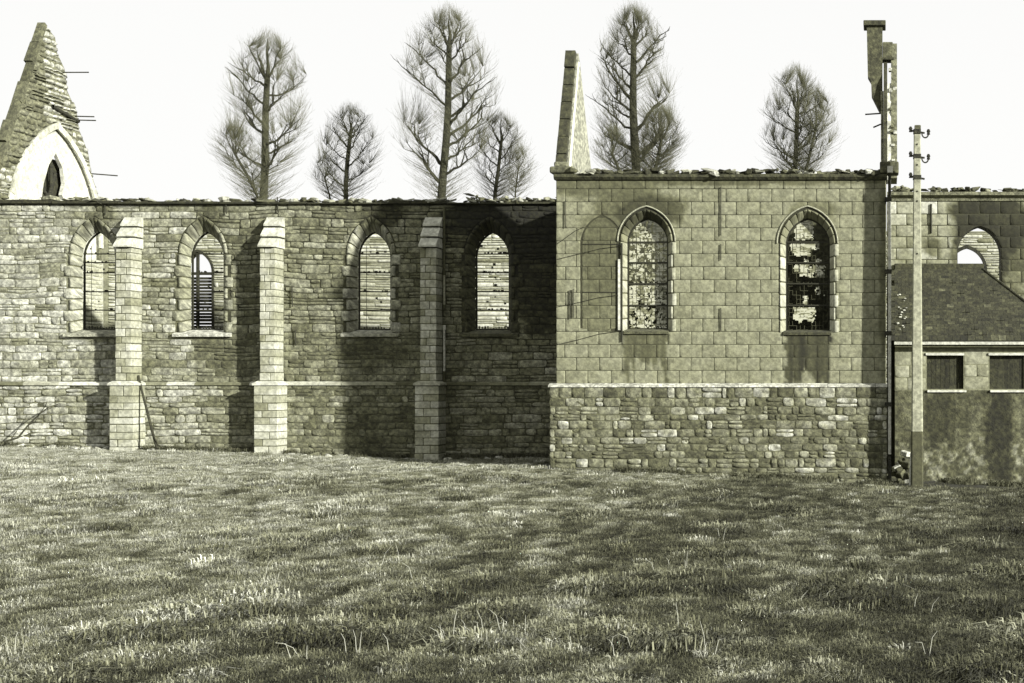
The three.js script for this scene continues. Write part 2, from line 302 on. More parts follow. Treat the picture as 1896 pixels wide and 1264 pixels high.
{
  const bed = EYE - 3.2, outline = [[XL, bed], [XC + 0.3, bed], [XC + 0.3, WALLTOP], [XL, WALLTOP]];
  part('wall_core', wallBody(outline, naveWin.map((w) => w.outer.outline()), 'z', -0.3, -0.022, (x, y) => soot(naveBase(x) * (x < -24.5 ? 0.5 : 0.3), naveSootShade(x, y))), M.rubble, nave);
  part('inner_wall_face', wallBody(outline, naveWin.map((w) => grow(w.inner, 0.42, 0.1).outline()), 'z', -0.72, -0.302, 0.06), M.rubble, nave);
  const RING = 0.11, LONG = 0.26, holes = naveWin.map((w) => ({ c: w.outer.c, half: (v) => w.outer.half(v) || v > w.outer.apex && v < w.outer.apex + RING * 1.15 || v < w.outer.sill && v > w.outer.sill - 0.14 ? grow(w.outer, v > w.outer.spring ? RING + 0.01 : RING + 0.08, 0.14).half(v) : 0 }));
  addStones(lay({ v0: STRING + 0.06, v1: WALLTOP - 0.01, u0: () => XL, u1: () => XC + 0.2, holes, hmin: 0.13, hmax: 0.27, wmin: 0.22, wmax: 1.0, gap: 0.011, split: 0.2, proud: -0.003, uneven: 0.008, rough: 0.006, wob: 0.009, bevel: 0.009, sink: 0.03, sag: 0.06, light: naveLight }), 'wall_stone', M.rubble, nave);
  // plinth below the string course
  part('plinth_core', box(XL, XC + 0.2, bed, STRING - 0.04, 0, 0.065, (x, y) => naveBase(x) * 0.35), M.rubble, nave);
  addStones(lay({ v0: EYE - 2.75, v1: STRING - 0.045, u0: () => XL, u1: () => XC + 0.2, hmin: 0.14, hmax: 0.32, wmin: 0.2, wmax: 0.95, gap: 0.01, split: 0.22, proud: -0.004, uneven: 0.01, rough: 0.01, wob: 0.012, bevel: 0.009, sink: 0.03, sag: 0.035, light: naveLight, map: (u, v, w) => [u, v, 0.085 + w] }), 'plinth_stone', M.rubble, nave);
  // string course: weathered lengths with a sloping top
  let x = XL;
  while (x < XC + 0.1) {
    const L = rnd(0.7, 1.7), e = Math.min(x + L, XC + 0.15), d = rnd(-0.012, 0.012), worn = rnd(0, 0.03), l0 = rnd(0.32, 0.6) * (R() < 0.25 ? 0.4 : 1);
    part('string_course_stone', paint(prism([[0.02, STRING - 0.05], [0.15 + d - worn, STRING - 0.05], [0.15 + d - worn, STRING + 0.012], [0.02, STRING + 0.075 - worn]], 'x', x + 0.006, e - 0.006), (a, b) => soot(l0 * (0.7 + 0.5 * fbm(a * 3, b, 4)) * mix(1, 0.42, sstep(-18.5, -15.5, a)), naveSootShade(a, b))), M.smooth, nave);
    x = e;
  }
  // windows
  naveWin.forEach((w, k) => {
    const g = sub('window', nave, w.inner.c, w.inner.sill, 0), base = [0.31, 0.24, 0.28, 0.13][k], st = (x, y) => naveSootShade(x, y) * 0.85;
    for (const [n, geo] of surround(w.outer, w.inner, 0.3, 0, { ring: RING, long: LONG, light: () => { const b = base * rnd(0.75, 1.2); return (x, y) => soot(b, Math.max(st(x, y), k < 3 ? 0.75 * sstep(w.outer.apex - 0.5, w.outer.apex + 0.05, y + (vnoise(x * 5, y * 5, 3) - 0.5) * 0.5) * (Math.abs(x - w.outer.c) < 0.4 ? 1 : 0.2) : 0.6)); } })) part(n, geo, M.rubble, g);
    const s = part('sill', boxUV(prism([[-0.3, w.outer.sill + 0.1], [0.11, w.outer.sill - 0.03], [0.11, w.outer.sill - 0.12], [-0.3, w.outer.sill - 0.12]], 'x', w.outer.c - w.outer.hw - 0.24, w.outer.c + w.outer.hw + 0.24)), M.rubble, g);
    paint(s.geometry, (x, y) => soot([0.32, 0.42, 0.3, 0.16][k] * (0.75 + 0.5 * vnoise((x + s.parent.position.x) * 4, 1, k)), k === 3 ? 0.5 : 0));
    const z = -0.36, bars = [470, 505, 540, 574].concat(k === 0 ? [486] : []);
    for (const b of bars) { const y = PY(b, z), h = w.inner.half(y); part('saddle_bar', box(w.inner.c - h - 0.02, w.inner.c + h + 0.02, y - 0.017, y + 0.017, z - 0.02, z + 0.02), M.iron, g); }
    const rimO = grow(w.inner, 0.02, 0.02).outline(), rimI = grow(w.inner, -0.028, -0.05).outline();
    part('window_frame', (() => { const sh = new THREE.Shape(rimO.map((q) => new THREE.Vector2(...q))); sh.holes.push(new THREE.Path(rimI.map((q) => new THREE.Vector2(...q)))); const e = new THREE.ExtrudeGeometry(sh, { depth: 0.05, bevelEnabled: false }); e.translate(0, 0, z - 0.05); return boxUV(e); })(), M.iron, g);
    if (k === 2 || k === 0) part('stanchion', rod([V(w.inner.c - 0.27, w.inner.sill, z), V(w.inner.c - 0.265, w.inner.spring + 0.35, z)], 0.007), M.iron, g);
    // torn lead and splinters of glass left along the bars
    const bits = [];
    for (let q = 0; q < (k === 3 ? 46 : 24); q++) { const row = bars[q % bars.length], y = PY(row, z) + (R() < 0.7 ? 0.035 : rnd(0.05, 0.45)), xx = w.inner.c + rnd(-0.46, 0.46), r = rnd(0.015, 0.04); if (Math.abs(xx - w.inner.c) > w.inner.half(y) - 0.05) continue; bits.push(box(xx - r, xx + r * rnd(0.5, 1.4), y - r, y + r * rnd(0.3, 1.2), z - 0.006, z + 0.004)); }
    for (let q = 0; q < 11; q++) { const xx = w.inner.c - 0.44 + q * 0.088; bits.push(box(xx, xx + rnd(0.02, 0.06), w.inner.sill, w.inner.sill + rnd(0.05, 0.13), z - 0.006, z + 0.004)); }
    part('lead_splinters', mergeGeometries(bits), M.iron, g).userData.kind = 'stuff';
  });
  // buttresses
  butts.forEach((b, bi) => {
    const cx = (b.x0 + b.x1) / 2, g = sub('buttress', nave, cx, ground(cx, 0.8), 0), zF = 0.65, zP = 0.78, xo = 0.12, base = 0.42;
    const course = (y0, y1, x0, x1, z1) => {
      let y = y0, n = 0;
      while (y < y1 - 0.02) {
        let h = rnd(0.2, 0.25); if (y1 - y - h < 0.14) h = y1 - y;
        const t = n++ % 2 ? 0.34 : 0.62, cuts = R() < 0.16 ? [x0, x1] : [x0, mix(x0, x1, t + rnd(-0.05, 0.05)), x1];
        for (let k = 0; k < cuts.length - 1; k++) {
          const l = base * rnd(0.8, 1.14) * (R() < 0.12 ? 0.65 : 1), d = rnd(-0.014, 0.008);
          part('buttress_stone', paint(box(cuts[k] + (k ? 0.006 : rnd(-0.004, 0.012)), cuts[k + 1] - (k < cuts.length - 2 ? 0.006 : rnd(-0.004, 0.012)), y + rnd(0.005, 0.011), y + h - rnd(0.005, 0.011), 0.03, z1 + d, undefined, rnd(0.01, 0.028)), (a, q) => soot(l * 0.74 * (0.55 + 0.9 * fbm(a * 7, q * 6, 71)), bi === 2 ? naveSootShade(a, q) * 0.12 : 0)), M.smooth, g);
        }
        y += h;
      }
    };
    part('buttress_core', box(b.x0 + 0.015, b.x1 - 0.015, EYE - 3, PY(462, zF), 0, zF - 0.018, 0.1), M.rubble, g);
    part('plinth_core', box(b.x0 - xo + 0.015, b.x1 + xo - 0.015, EYE - 3, STRING - 0.07, 0.09, zP - 0.018, 0.1), M.rubble, g);
    course(EYE - 2.75, STRING - 0.06, b.x0 - xo, b.x1 + xo, zP);
    course(STRING + 0.09, PY(458, zF), b.x0, b.x1, zF);
    part('string_course_stone', paint(boxUV(new THREE.ExtrudeGeometry(new THREE.Shape([[b.x0 - xo - 0.04, -0.05], [b.x1 + xo + 0.04, -0.05], [b.x1 + xo + 0.04, 0.01], [b.x1, 0.085], [b.x0, 0.085], [b.x0 - xo - 0.04, 0.01]].map((q) => new THREE.Vector2(q[0], q[1] + STRING))), { depth: zP - 0.02, bevelEnabled: false }).translate(0, 0, 0.05)), bi === 2 ? 0.3 : 0.45), M.smooth, g);
    // three weathering slabs stepping back to the wall
    const yN = PY(457, zF), yT = PY(400, 0), n = 3;
    for (let k = 0; k < n; k++) {
      const z1 = mix(zF + 0.06, 0.1, k / n), z0 = mix(zF + 0.06, 0.1, (k + 1) / n), y0 = mix(yN, yT, k / n), y1 = mix(yN, yT, (k + 1) / n), pr = 0.05;
      part('weathering_slab', paint(prism([[0, y0], [z1 + 0.035, y0], [z1 + 0.035, y0 + 0.05], [z0 - 0.0, y1 - pr], [0, y1 - pr]], 'x', b.x0 - 0.02, b.x1 + 0.02), (a, q) => 0.4 * (0.8 + 0.4 * vnoise(a * 4, q * 4, 5 + k))), M.smooth, g);
    }
  });
  // eaves plate and the rubble left on the wall head
  let y = XL; while (y < XC) { const e = Math.min(XC + 0.1, y + rnd(1.4, 3.2)), dy = rnd(-0.05, 0.05); if (R() < 0.88) part('charred_eaves_board', paint(box(y, e - 0.02, WALLTOP + 0.004 + dy * 0.2, WALLTOP + 0.085 + dy, -0.5, 0.1 + rnd(0, 0.03), undefined, 0.012), 0.035), M.rubble, nave); y = e; }
}
function debris(parent, x0, x1, top, z0, z1, n, height, light) {       // broken slates, stones and plaster heaped on a wall head
  const list = [];
  for (let k = 0; k < n; k++) {
    const x = rnd(x0, x1), hh = height(x), L = rnd(0.06, 0.28) * (R() < 0.1 ? 2 : 1), T = rnd(0.035, 0.13), W = rnd(0.12, 0.34), g = new RoundedBoxGeometry(L, T, W, 1, T * 0.25), p = g.attributes.position, sd = k * 7;
    for (let i = 0; i < p.count; i++) { const a = p.getX(i), b = p.getY(i), c = p.getZ(i), q = 1 + (vnoise(Math.sign(a) * 3 + 9, Math.sign(c) * 3 + Math.sign(b) * 2 + 9, sd) - 0.5) * 0.9; p.setXYZ(i, a * q, b * (0.7 + 0.6 * hash(Math.sign(a), Math.sign(c), sd)), c * q); }
    g.computeVertexNormals(); const b = boxUV(g);
    b.rotateX(rnd(-0.25, 0.25)); b.rotateZ(rnd(-0.3, 0.3)); b.rotateY(rnd(-0.7, 0.7));
    b.translate(x, top + T * 0.35 + R() * R() * hh, rnd(z0, z1)); paint(b, light());
    list.push([T < 0.055 ? 'broken_slate' : 'rubble_stone', b]);
  }
  for (const [n2, b] of list) part(n2, b, M.rubble, parent);
}
debris(nave, XL + 0.2, XC - 0.1, WALLTOP + 0.05, -0.45, 0.02, 290, (x) => 0.02 + 0.3 * Math.pow(fbm(x * 1.1, 1, 3), 1.6) * (x > -14 ? 1.3 : x < -26 ? 0.5 : 0.9), () => R() < 0.36 ? rnd(0.2, 0.42) : rnd(0.025, 0.1));
for (const [x, ya, yb] of [[543, 530, 568], [549, 612, 640], [516, 365, 392], [197, 380, 398], [421, 376, 396]]) part('wall_anchor', rod([V(PX(x, 0), PY(yb, 0), 0.05), V(PX(x, 0) - 0.01, PY(ya, 0), 0.05)], 0.018, 6), M.iron, nave);
{ // rainwater pipe beside the third buttress, its sunlit lengths painted paler
  const X = PX(823, 0.1), g = sub('downpipe', nave, X, EYE, 0.1);
  for (const [a, b] of [[384, 445], [447, 505], [507, 567], [609, 690], [693, 846]]) part('pipe_length', paint(tubeGeo(tube([V(X, PY(b, 0), 0.11), V(X, PY(a, 0), 0.11)], [0.036, 0.036], 10, { p: [], i: [] })), (x, y) => a > 600 && a < 690 ? 0.42 : a === 507 ? 0.24 : 0.06), M.smooth, g);
  for (const y of [446, 506, 568, 606, 691]) part('pipe_collar', paint(tubeGeo(tube([V(X, PY(y + 4, 0), 0.11), V(X, PY(y - 4, 0), 0.11)], [0.05, 0.05], 10, { p: [], i: [] })), y === 606 ? 0.5 : 0.05), M.smooth, g);
}

// ---------------------------------------------------------------- chapel
const CZ = 5, CX0 = XC, CX1 = PX(1641, CZ), CTOP = PY(333, CZ), CSTR = PY(713, CZ), cs = S(CZ);
const chSootShade = stainOf([[1195, 396, 70, 42, 0.85], [1158, 372, 62, 60, 0.6], [1120, 345, 120, 22, 0.55], [1116, 470, 46, 90, 0.35], [1497, 390, 44, 24, 0.5], [1636, 520, 10, 210, 0.55], [1340, 337, 320, 7, 0.6]], CZ);  // soot blobs, a dark band under the cornice, the pole's shadow painted at right
// run-off below the sills: separate streaks with a grain of their own
const streak = (X, Y) => { let s = 0; const x = VX + X / cs, y = VY - (Y - EYE) / cs; for (const [a, b, y0, len, k] of [[1152, 1240, 616, 66, 0.75], [1452, 1540, 617, 100, 1]]) if (x > a + 6 * vnoise(3, Y * 9, 31) && x < b - 6 * vnoise(5, Y * 9, 32) && y > y0 - 3) { const n = vnoise(X * 16, 3, 12), m = vnoise(X * 5, 9, 14), L = len * (0.7 + 0.9 * n * m + (x < a + 12 || x > b - 12 ? 0.55 : 0)); s = Math.max(s, k * (0.7 + 0.3 * n) * (1 - sstep(L * 0.85, L, y - y0))); } return s; };
const chLight = (u, v) => { const b = 0.175 * rnd(0.95, 1.05); return (x, y) => soot(b * (0.92 + 0.16 * fbm(x * 3.5, y * 3.5, 33, 4)), Math.max(chSootShade(x, y), streak(x, y))); };
const chapel = thing('side_chapel', 'square roofless chapel of ruled grey ashlar on a rough stone plinth', 'chapel', [(CX0 + CX1) / 2, ground(-4, 5), CZ]);
const w5 = { inner: arch(PX(1197, CZ), 38 * cs, PY(612, CZ), PY(448, CZ), PY(402, CZ)) }, w6 = { inner: arch(PX(1495, CZ), 41 * cs, PY(614, CZ), PY(452, CZ), PY(402, CZ)) };
for (const w of [w5, w6]) w.outer = arch(w.inner.c, w.inner.hw + 0.1, w.inner.sill - 0.03, w.inner.spring + 0.02, w.inner.apex + 0.16);
const blind = arch(PX(1114, CZ), 37.5 * cs, PY(610, CZ), PY(452, CZ), PY(399, CZ));
{
  const bed = EYE - 3.5, T = 0.5, outline = [[CX0, bed], [CX1, bed], [CX1, CTOP], [CX0, CTOP]];
  part('wall_core', wallBody(outline, [w5, w6].map((w) => w.outer.outline()), 'z', CZ - 0.22, CZ - 0.012, (x, y) => soot(0.035, chSootShade(x, y))), M.smooth, chapel);
  part('inner_wall_face', wallBody(outline, [w5, w6].map((w) => w.inner.outline()), 'z', CZ - T, CZ - 0.222, 0.03), M.rubble, chapel);
  const ring = 0.13, holes = [w5, w6].map((w) => ({ c: w.outer.c, half: (v) => { const q = grow(w.outer, v > w.outer.spring ? ring - 0.02 : 0.075, 0.0); return q.half(v); } }));
  // the blocked window: its outline is an open joint, so the blocks stop on both sides of it
  const o = { v0: CSTR + 0.05, v1: CTOP - 0.006, hmin: 0.353, hmax: 0.355, wmin: 0.6, wmax: 0.64, bond: 0.625, gap: 0.011, bevel: 0.003, wob: 0.003, proud: -0.004, uneven: 0.002, rough: 0.0025, sink: 0.02, nu: 10, nv: 6, light: chLight, u0: () => CX0, u1: () => CX1, map: (u, v, w) => [u, v, CZ + w] };
  R = rngOf(101);
  addStones(lay({ ...o, holes: [...holes, { c: blind.c, half: (v) => grow(blind, 0.024, 0.024).half(v) }] }), 'ashlar_block', M.smooth, chapel);
  const fill = sub('blocked_window', chapel, blind.c, blind.sill, CZ);
  const inL = (v) => blind.c - blind.half(v) + 0.014, inR = (v) => blind.c + blind.half(v) - 0.014;
  lay({ ...o, v0: CSTR + 0.05, v1: blind.apex - 0.05, u0: inL, u1: (v) => Math.min(inR(v), w5.outer.c - grow(w5.outer, 0.15).half(v) - 0.005), light: (u, v) => { const q = chLight(u, v); return (x, y) => q(x, y) * 0.62; } })
    .filter((g) => { g.computeBoundingBox(); return g.boundingBox.min.y > blind.sill - 0.19 && g.boundingBox.max.x > g.boundingBox.min.x; }).forEach((g) => part('infill_block', g, M.smooth, fill));
  for (const y of [452, 541]) part('iron_strip', box(blind.c - blind.hw + 0.05, blind.c + blind.hw - 0.03, PY(y, CZ) - 0.012, PY(y, CZ) + 0.012, CZ - 0.005, CZ + 0.014), M.iron, fill);
  // windows
  [w5, w6].forEach((w, k) => {
    const g = sub('window', chapel, w.inner.c, w.inner.sill, CZ);
    for (const [n, geo] of surround(w.outer, w.inner, 0.22, CZ, { ring: 0.06, long: 0.15, plainLeft: true, jamb: 0.33, nArch: 6, bevel: 0.01, light: (isJ) => { const b = isJ ? rnd(0.24, 0.34) : rnd(0.13, 0.19); return (x, y) => soot(b, k === 0 ? Math.max(chSootShade(x, y), x < w.inner.c ? 0.1 : 0) : chSootShade(x, y) * 0.6); } })) part(n, geo, M.smooth, g);
    // hood mould: a thin moulded ring over the arch
    const hp = [], a = grow(w.outer, 0.125); for (const side of [-1, 1]) { hp.length = 0; for (let q = 0; q <= 10; q++) { const v = mix(a.spring, a.apex, Math.sin(q / 10 * Math.PI / 2)); hp.push(V(a.c + side * a.half(Math.min(v, a.apex - 1e-4)), v, CZ + 0.012)); } part('hood_mould', paint(tubeGeo(tube(hp, hp.map(() => 0.022), 8, { p: [], i: [] })), (x, y) => soot(0.25, chSootShade(x + g.position.x + chapel.position.x, y))), M.smooth, g); }
    part('sill', paint(prism([[CZ - 0.22, w.inner.sill + 0.05], [CZ + 0.05, w.inner.sill - 0.02], [CZ + 0.05, w.inner.sill - 0.09], [CZ - 0.22, w.inner.sill - 0.09]], 'x', w.inner.c - w.inner.hw - 0.05, w.inner.c + w.inner.hw + 0.05), k ? 0.05 : 0.09), M.rubble, g);
    const z = CZ - 0.27, bars = [448, 486, 525, 565], cell = 0.03, zz = z - 0.03, tonAt = (x, y) => mix(0.09, 0.3, sstep(0.3, 0.62, vnoise(x * 9, y * 11, 21) * 0.6 + R() * 0.4));
    for (const b of bars) { const y = PY(b, z), h = w.inner.half(y); part('saddle_bar', box(w.inner.c - h - 0.02, w.inner.c + h + 0.02, y - 0.018, y + 0.018, z - 0.018, z + 0.018), M.iron, g); }
    const rimO = grow(w.inner, 0.02, 0.02).outline(), rimI = grow(w.inner, -0.035, -0.06).outline(), sh = new THREE.Shape(rimO.map((q) => new THREE.Vector2(...q))); sh.holes.push(new THREE.Path(rimI.map((q) => new THREE.Vector2(...q))));
    part('window_frame', boxUV(new THREE.ExtrudeGeometry(sh, { depth: 0.06, bevelEnabled: false }).translate(0, 0, z - 0.06)), M.iron, g);
    const cames = []; for (let q = -5; q <= 5; q++) for (let y = w.inner.sill + 0.06; y < w.inner.apex - 0.05; y += 0.12) { const x = w.inner.c + q * 0.105, h = w.inner.half(y + 0.12) - 0.03; if (Math.abs(x - w.inner.c) > h || R() < (k ? 0.45 : 0.25)) continue; const b = box(-0.0045, 0.0045, 0, 0.12, -0.004, 0.004); b.rotateZ(rnd(-0.12, 0.12)); b.rotateX(rnd(-0.1, 0.1)); b.translate(x, y, zz + 0.006); cames.push(b); if (R() < 0.75 && Math.abs(x + 0.105 - w.inner.c) < h) { const c = box(0, 0.105, -0.0045, 0.0045, -0.004, 0.004); c.rotateZ(rnd(-0.1, 0.1)); c.translate(x, y, zz + 0.006); cames.push(c); } }
    part('lead_cames', mergeGeometries(cames), M.lead, g).userData.kind = 'stuff';
    // small quarries of dusty glass still hanging in the leads, one panel between each pair of bars
    const lim = [PY(400, z), ...bars.map((b) => PY(b, z)), w.inner.sill + 0.06];
    const keep6 = [[1472, 1506, 408, 444], [1464, 1500, 450, 468], [1464, 1518, 450, 462], [1470, 1500, 462, 474], [1490, 1496, 480, 486], [1511, 1522, 480, 486], [1470, 1478, 490, 504], [1480, 1498, 489, 511], [1500, 1528, 492, 514], [1508, 1519, 532, 541], [1514, 1520, 540, 546], [1521, 1527, 546, 550], [1488, 1496, 547, 563], [1468, 1510, 569, 592], [1478, 1484, 592, 599], [1497, 1508, 592, 596]];
    for (let q = 0; q < 5; q++) {
      const list = [];
      for (let y = lim[q + 1] + 0.022; y < lim[q] - 0.02; y += cell) {
        let run = null; const flush = (e) => { if (run !== null) list.push(box(run, e, y, y + cell * rnd(0.9, 1.0), zz - 0.002, zz + 0.002, tonAt(run, y))); run = null; };
        for (let x = w.inner.c - w.inner.hw + 0.045; x < w.inner.c + w.inner.hw - 0.045; x += cell) {
          const h = w.inner.half(y + cell) - 0.03, px = VX + (x + cell / 2) / S(zz), py = VY - (y + cell / 2 - EYE) / S(zz), n = vnoise(x * 15, y * 12, 5) * 0.5 + vnoise(x * 34, y * 27, 8) * 0.5; let on;
          if (k === 0) on = n > [0.4, 0.46, 0.47, 0.33, 0.43][q];
          else on = keep6.some(([a, b, c, d]) => px + (n - 0.5) * 7 > a && px + (n - 0.5) * 7 < b && py + (n - 0.5) * 6 > c && py + (n - 0.5) * 6 < d) && (px < 1500 || n > 0.38);
          if (x < w.inner.c - h || x + cell > w.inner.c + h) on = false;
          if (on && run === null) run = x; else if (on && R() < 0.3) { flush(x); run = x; } else if (!on) flush(x);
        }
        flush(w.inner.c + w.inner.half(y + cell) - 0.04);
      }
      if (list.length) part('leaded_glass_panel', mergeGeometries(list), M.glass, g).userData.kind = 'stuff';
    }
  });
  part('jamb_board', box(PX(1145, CZ), PX(1149, CZ), PY(611, CZ), PY(480, CZ), CZ + 0.006, CZ + 0.05), M.white, chapel);
  part('jamb_rod', rod([V(PX(1152, CZ), PY(632, CZ), CZ + 0.03), V(PX(1152, CZ), PY(450, CZ), CZ + 0.03)], 0.022, 8), M.iron, chapel);  // dark upright rod beside the white board
  // plinth, standing proud all round
  R = rngOf(111);
  const PXL = PX(1017, CZ + 0.16), PZ = CZ + 0.16, plSoot = stainOf([[1560, 820, 70, 50, 0.4], [1480, 760, 50, 30, 0.35], [1320, 830, 60, 24, 0.3]], CZ);
  part('plinth_core', box(PXL + 0.02, CX1 + 0.02, bed, CSTR - 0.06, CZ - 0.02, PZ - 0.022, 0.09), M.rubble, chapel);
  addStones(lay({ v0: EYE - 3.05, v1: CSTR - 0.05, u0: () => PXL, u1: () => CX1 + 0.03, hmin: 0.12, hmax: 0.26, wmin: 0.13, wmax: 0.6, gap: 0.01, split: 0.25, proud: -0.006, uneven: 0.009, rough: 0.009, wob: 0.01, bevel: 0.008, sink: 0.035, sag: 0.03,
    light: (u, v) => { const b = 0.17 * (R() < 0.16 ? 2.0 : R() < 0.25 ? 0.55 : rnd(0.75, 1.3)); return (x, y) => soot(b * (0.35 + 1.3 * fbm(x * 6, y * 7, 18, 3)), plSoot(x, y) * 0.8); }, map: (u, v, w) => [u, v, PZ + w] }), 'plinth_stone', M.rubble, chapel);
  let x = PXL - 0.03; while (x < CX1) { const e = Math.min(CX1 + 0.03, x + rnd(0.5, 1.4)), wo = rnd(0, 0.05), l = rnd(0.42, 0.62); part('string_course_stone', paint(prism([[CZ - 0.02, CSTR - 0.05], [PZ + 0.05 - wo, CSTR - 0.05], [PZ + 0.045 - wo, CSTR + 0.0], [CZ - 0.02, CSTR + 0.07 - wo * 0.4]], 'x', x + 0.004, e - 0.004), (a, b) => l * (0.65 + 0.6 * vnoise(a * 6, b * 9, 6))), M.rubble, chapel); x = e; }
  // cornice and wall head
  x = CX0 - 0.05; while (x < CX1) { const e = Math.min(CX1 + 0.02, x + rnd(1, 2.2)); part('cornice_stone', paint(prism([[CZ - 0.5, CTOP], [CZ + 0.05, CTOP], [CZ + 0.12, CTOP + 0.07], [CZ + 0.12, CTOP + 0.15], [CZ - 0.5, CTOP + 0.17]], 'x', x + 0.004, e - 0.004), (a, b) => 0.055 * (0.6 + 0.9 * vnoise(a * 7, b * 20, 3))), M.rubble, chapel); x = e; }
  debris(chapel, CX0 + 0.2, CX1 - 0.1, CTOP + 0.17, CZ - 0.45, CZ + 0.08, 130, (q) => 0.02 + 0.1 * fbm(q * 0.9, 4, 6), () => R() < 0.25 ? rnd(0.25, 0.45) : rnd(0.025, 0.09));
  for (const [xx, ya, yb] of [[1335, 346, 436], [1335, 452, 482], [1335, 570, 612], [1047, 372, 422], [1056, 537, 590], [1062, 535, 588]]) part('wall_anchor', rod([V(PX(xx, CZ), PY(yb, CZ), CZ + 0.03), V(PX(xx, CZ), PY(ya, CZ), CZ + 0.03)], 0.014, 6), M.iron, chapel);
  // side walls running back to the nave and the nave wall behind
  part('side_wall', box(CX0, CX0 + 0.45, bed, CTOP + 0.2, 0.03, CZ - T - 0.003, 0.1), M.rubble, chapel);
  part('side_wall', box(CX1 - 0.45, CX1, bed, CTOP, 0.03, CZ - T - 0.003, 0.12), M.rubble, chapel);
  part('back_wall', box(CX0 + 0.31, CX1 - 0.46, bed, CTOP - 0.1, -0.6, 0.0, (x, y) => 0.05 * (0.4 + 1.2 * fbm(x * 2, y * 2, 5))), M.rubble, chapel);
  // gable over the nave-side wall: dark coping on the slopes, pale plaster on the face towards the chapel
  const gT = 0.3, ez = CZ - 0.1, az = 3.5, bz = 1.55, eY = CTOP + 0.16, aY = PY(100, az);
  const gab = sub('gable_wall', chapel, CX0, eY, az);
  part('gable_core', prism([[ez, eY], [az + 0.08, aY], [az - 0.12, aY - 0.25], [bz, eY]], 'x', CX0 + 0.01, CX0 + gT, 0.3), M.rubble, gab);
  const up = (q) => [mix(ez, az + 0.08, q), mix(eY, aY, q)];
  for (let q = 0; q < 7; q++) { const [z0, y0] = up(q / 7 + 0.004), [z1, y1] = up((q + 1) / 7 - 0.004), d = 0.16 + rnd(-0.04, 0.03); part('coping_slab', paint(prism([[z0, y0], [z0 + d, y0 + d * 0.35], [z1 + d, y1 + d * 0.35], [z1, y1]], 'x', CX0 - 0.03, CX0 + gT - 0.05), (a, b) => 0.045 * (0.7 + 0.6 * vnoise(a * 3, b * 3, 9))), M.rubble, gab); }
  part('flashing_strip', (() => { const [z0, y0] = up(0.02), [z1, y1] = up(0.93); return prism([[z0 - 0.16, y0], [z0 - 0.02, y0], [z1 - 0.02, y1], [z1 - 0.1, y1]], 'x', CX0 + gT, CX0 + gT + 0.03, 0.6); })(), M.smooth, gab);
  part('kneeler_stone', box(CX0 - 0.16, CX0 + 0.5, CTOP + 0.17, CTOP + 0.36, CZ - 0.5, CZ + 0.12, 0.12, 0.05), M.rubble, chapel);
  part('kneeler_stone', box(CX0 - 0.06, CX0 + 0.3, CTOP + 0.362, CTOP + 0.5, CZ - 0.4, CZ + 0.03, 0.16, 0.04), M.rubble, chapel);
  // gable over the outer side, seen on edge, with ragged torn ends towards the picture
  const g2 = sub('gable_wall', chapel, CX1, eY, az), Y2 = PY(82, az), xa = PX(1632, 4), xb = PX(1661, 4);
  const rag = [[4.25, eY]]; for (let q = 1; q <= 14; q++) rag.push([mix(4.25, az + 0.1, q / 14) + (q < 14 ? rnd(-0.06, 0.06) : 0), mix(eY, Y2, q / 14)]);
  part('gable_core', prism([...rag, [az - 0.25, Y2], [3.0, eY]], 'x', PX(1650, 4), xb, 0.15), M.rubble, g2);
  part('plaster_edge', prism([...rag.slice(0, 11).map(([z, y]) => [z + rnd(-0.04, 0.05), y - 0.05]), [az, mix(eY, Y2, 0.6)], [3.0, eY]], 'x', PX(1643, 4), PX(1650, 4) - 0.002, 0.5), M.smooth, g2);
  part('flue_lining', prism([...rag.slice(0, 13).map(([z, y]) => [z + 0.03, y]), [az, mix(eY, Y2, 0.7)], [3.0, eY]], 'x', PX(1636, 4), PX(1643, 4) - 0.002, 0.05), M.rubble, g2);
  part('outer_leaf', prism([...rag.slice(0, 10).map(([z, y]) => [z - 0.02, y]), [az, mix(eY, Y2, 0.55)], [3.0, eY]], 'x', PX(1631, 4), PX(1636, 4) - 0.002, 0.16), M.rubble, g2);
  for (let q = 0; q < 16; q++) { const t = rnd(0.05, 0.8), z = mix(4.2, az, t), y = mix(eY, Y2, t), xx = rnd(PX(1643, 4), PX(1656, 4)), s = rnd(0.05, 0.12); part('torn_stone', box(xx, xx + s, y, y + s * rnd(0.5, 1), z - 0.1, z + 0.1, R() < 0.6 ? 0.5 : 0.12, 0.015), M.rubble, g2); }
  // chimney corbelled out beside that gable
  const ch = sub('chimney', chapel, PX(1618, az), PY(200, az), az), cX = (q) => PX(q, az);
  const body = [[1605, 52], [1634, 52], [1634, 90], [1634, 208], [1628, 206], [1614, 178], [1613, 153], [1607, 143], [1606, 100]].map(([a, b]) => [cX(a), PY(b, az)]);
  part('shaft', paint(prism(body, 'z', az - 0.25, az + 0.22), (a, b) => 0.075 * (0.7 + 0.6 * fbm(a * 3, b * 3, 6)) + (b > PY(140, az) && b < PY(104, az) && vnoise(a * 4, b * 4, 2) > 0.4 ? 0.12 : 0)), M.rubble, ch);
  part('capstone', box(cX(1599), cX(1640), PY(52, az) + 0.004, PY(42, az), az - 0.34, az + 0.31, 0.06, 0.02), M.rubble, ch);
  part('second_flue', box(cX(1634) + 0.004, cX(1653), PY(110, az), PY(80, az), az - 0.24, az + 0.17, 0.1, 0.02), M.rubble, ch);
  part('flue_band', box(cX(1633), cX(1655), PY(113, az), PY(109, az), az - 0.27, az + 0.2, 0.05), M.rubble, ch);
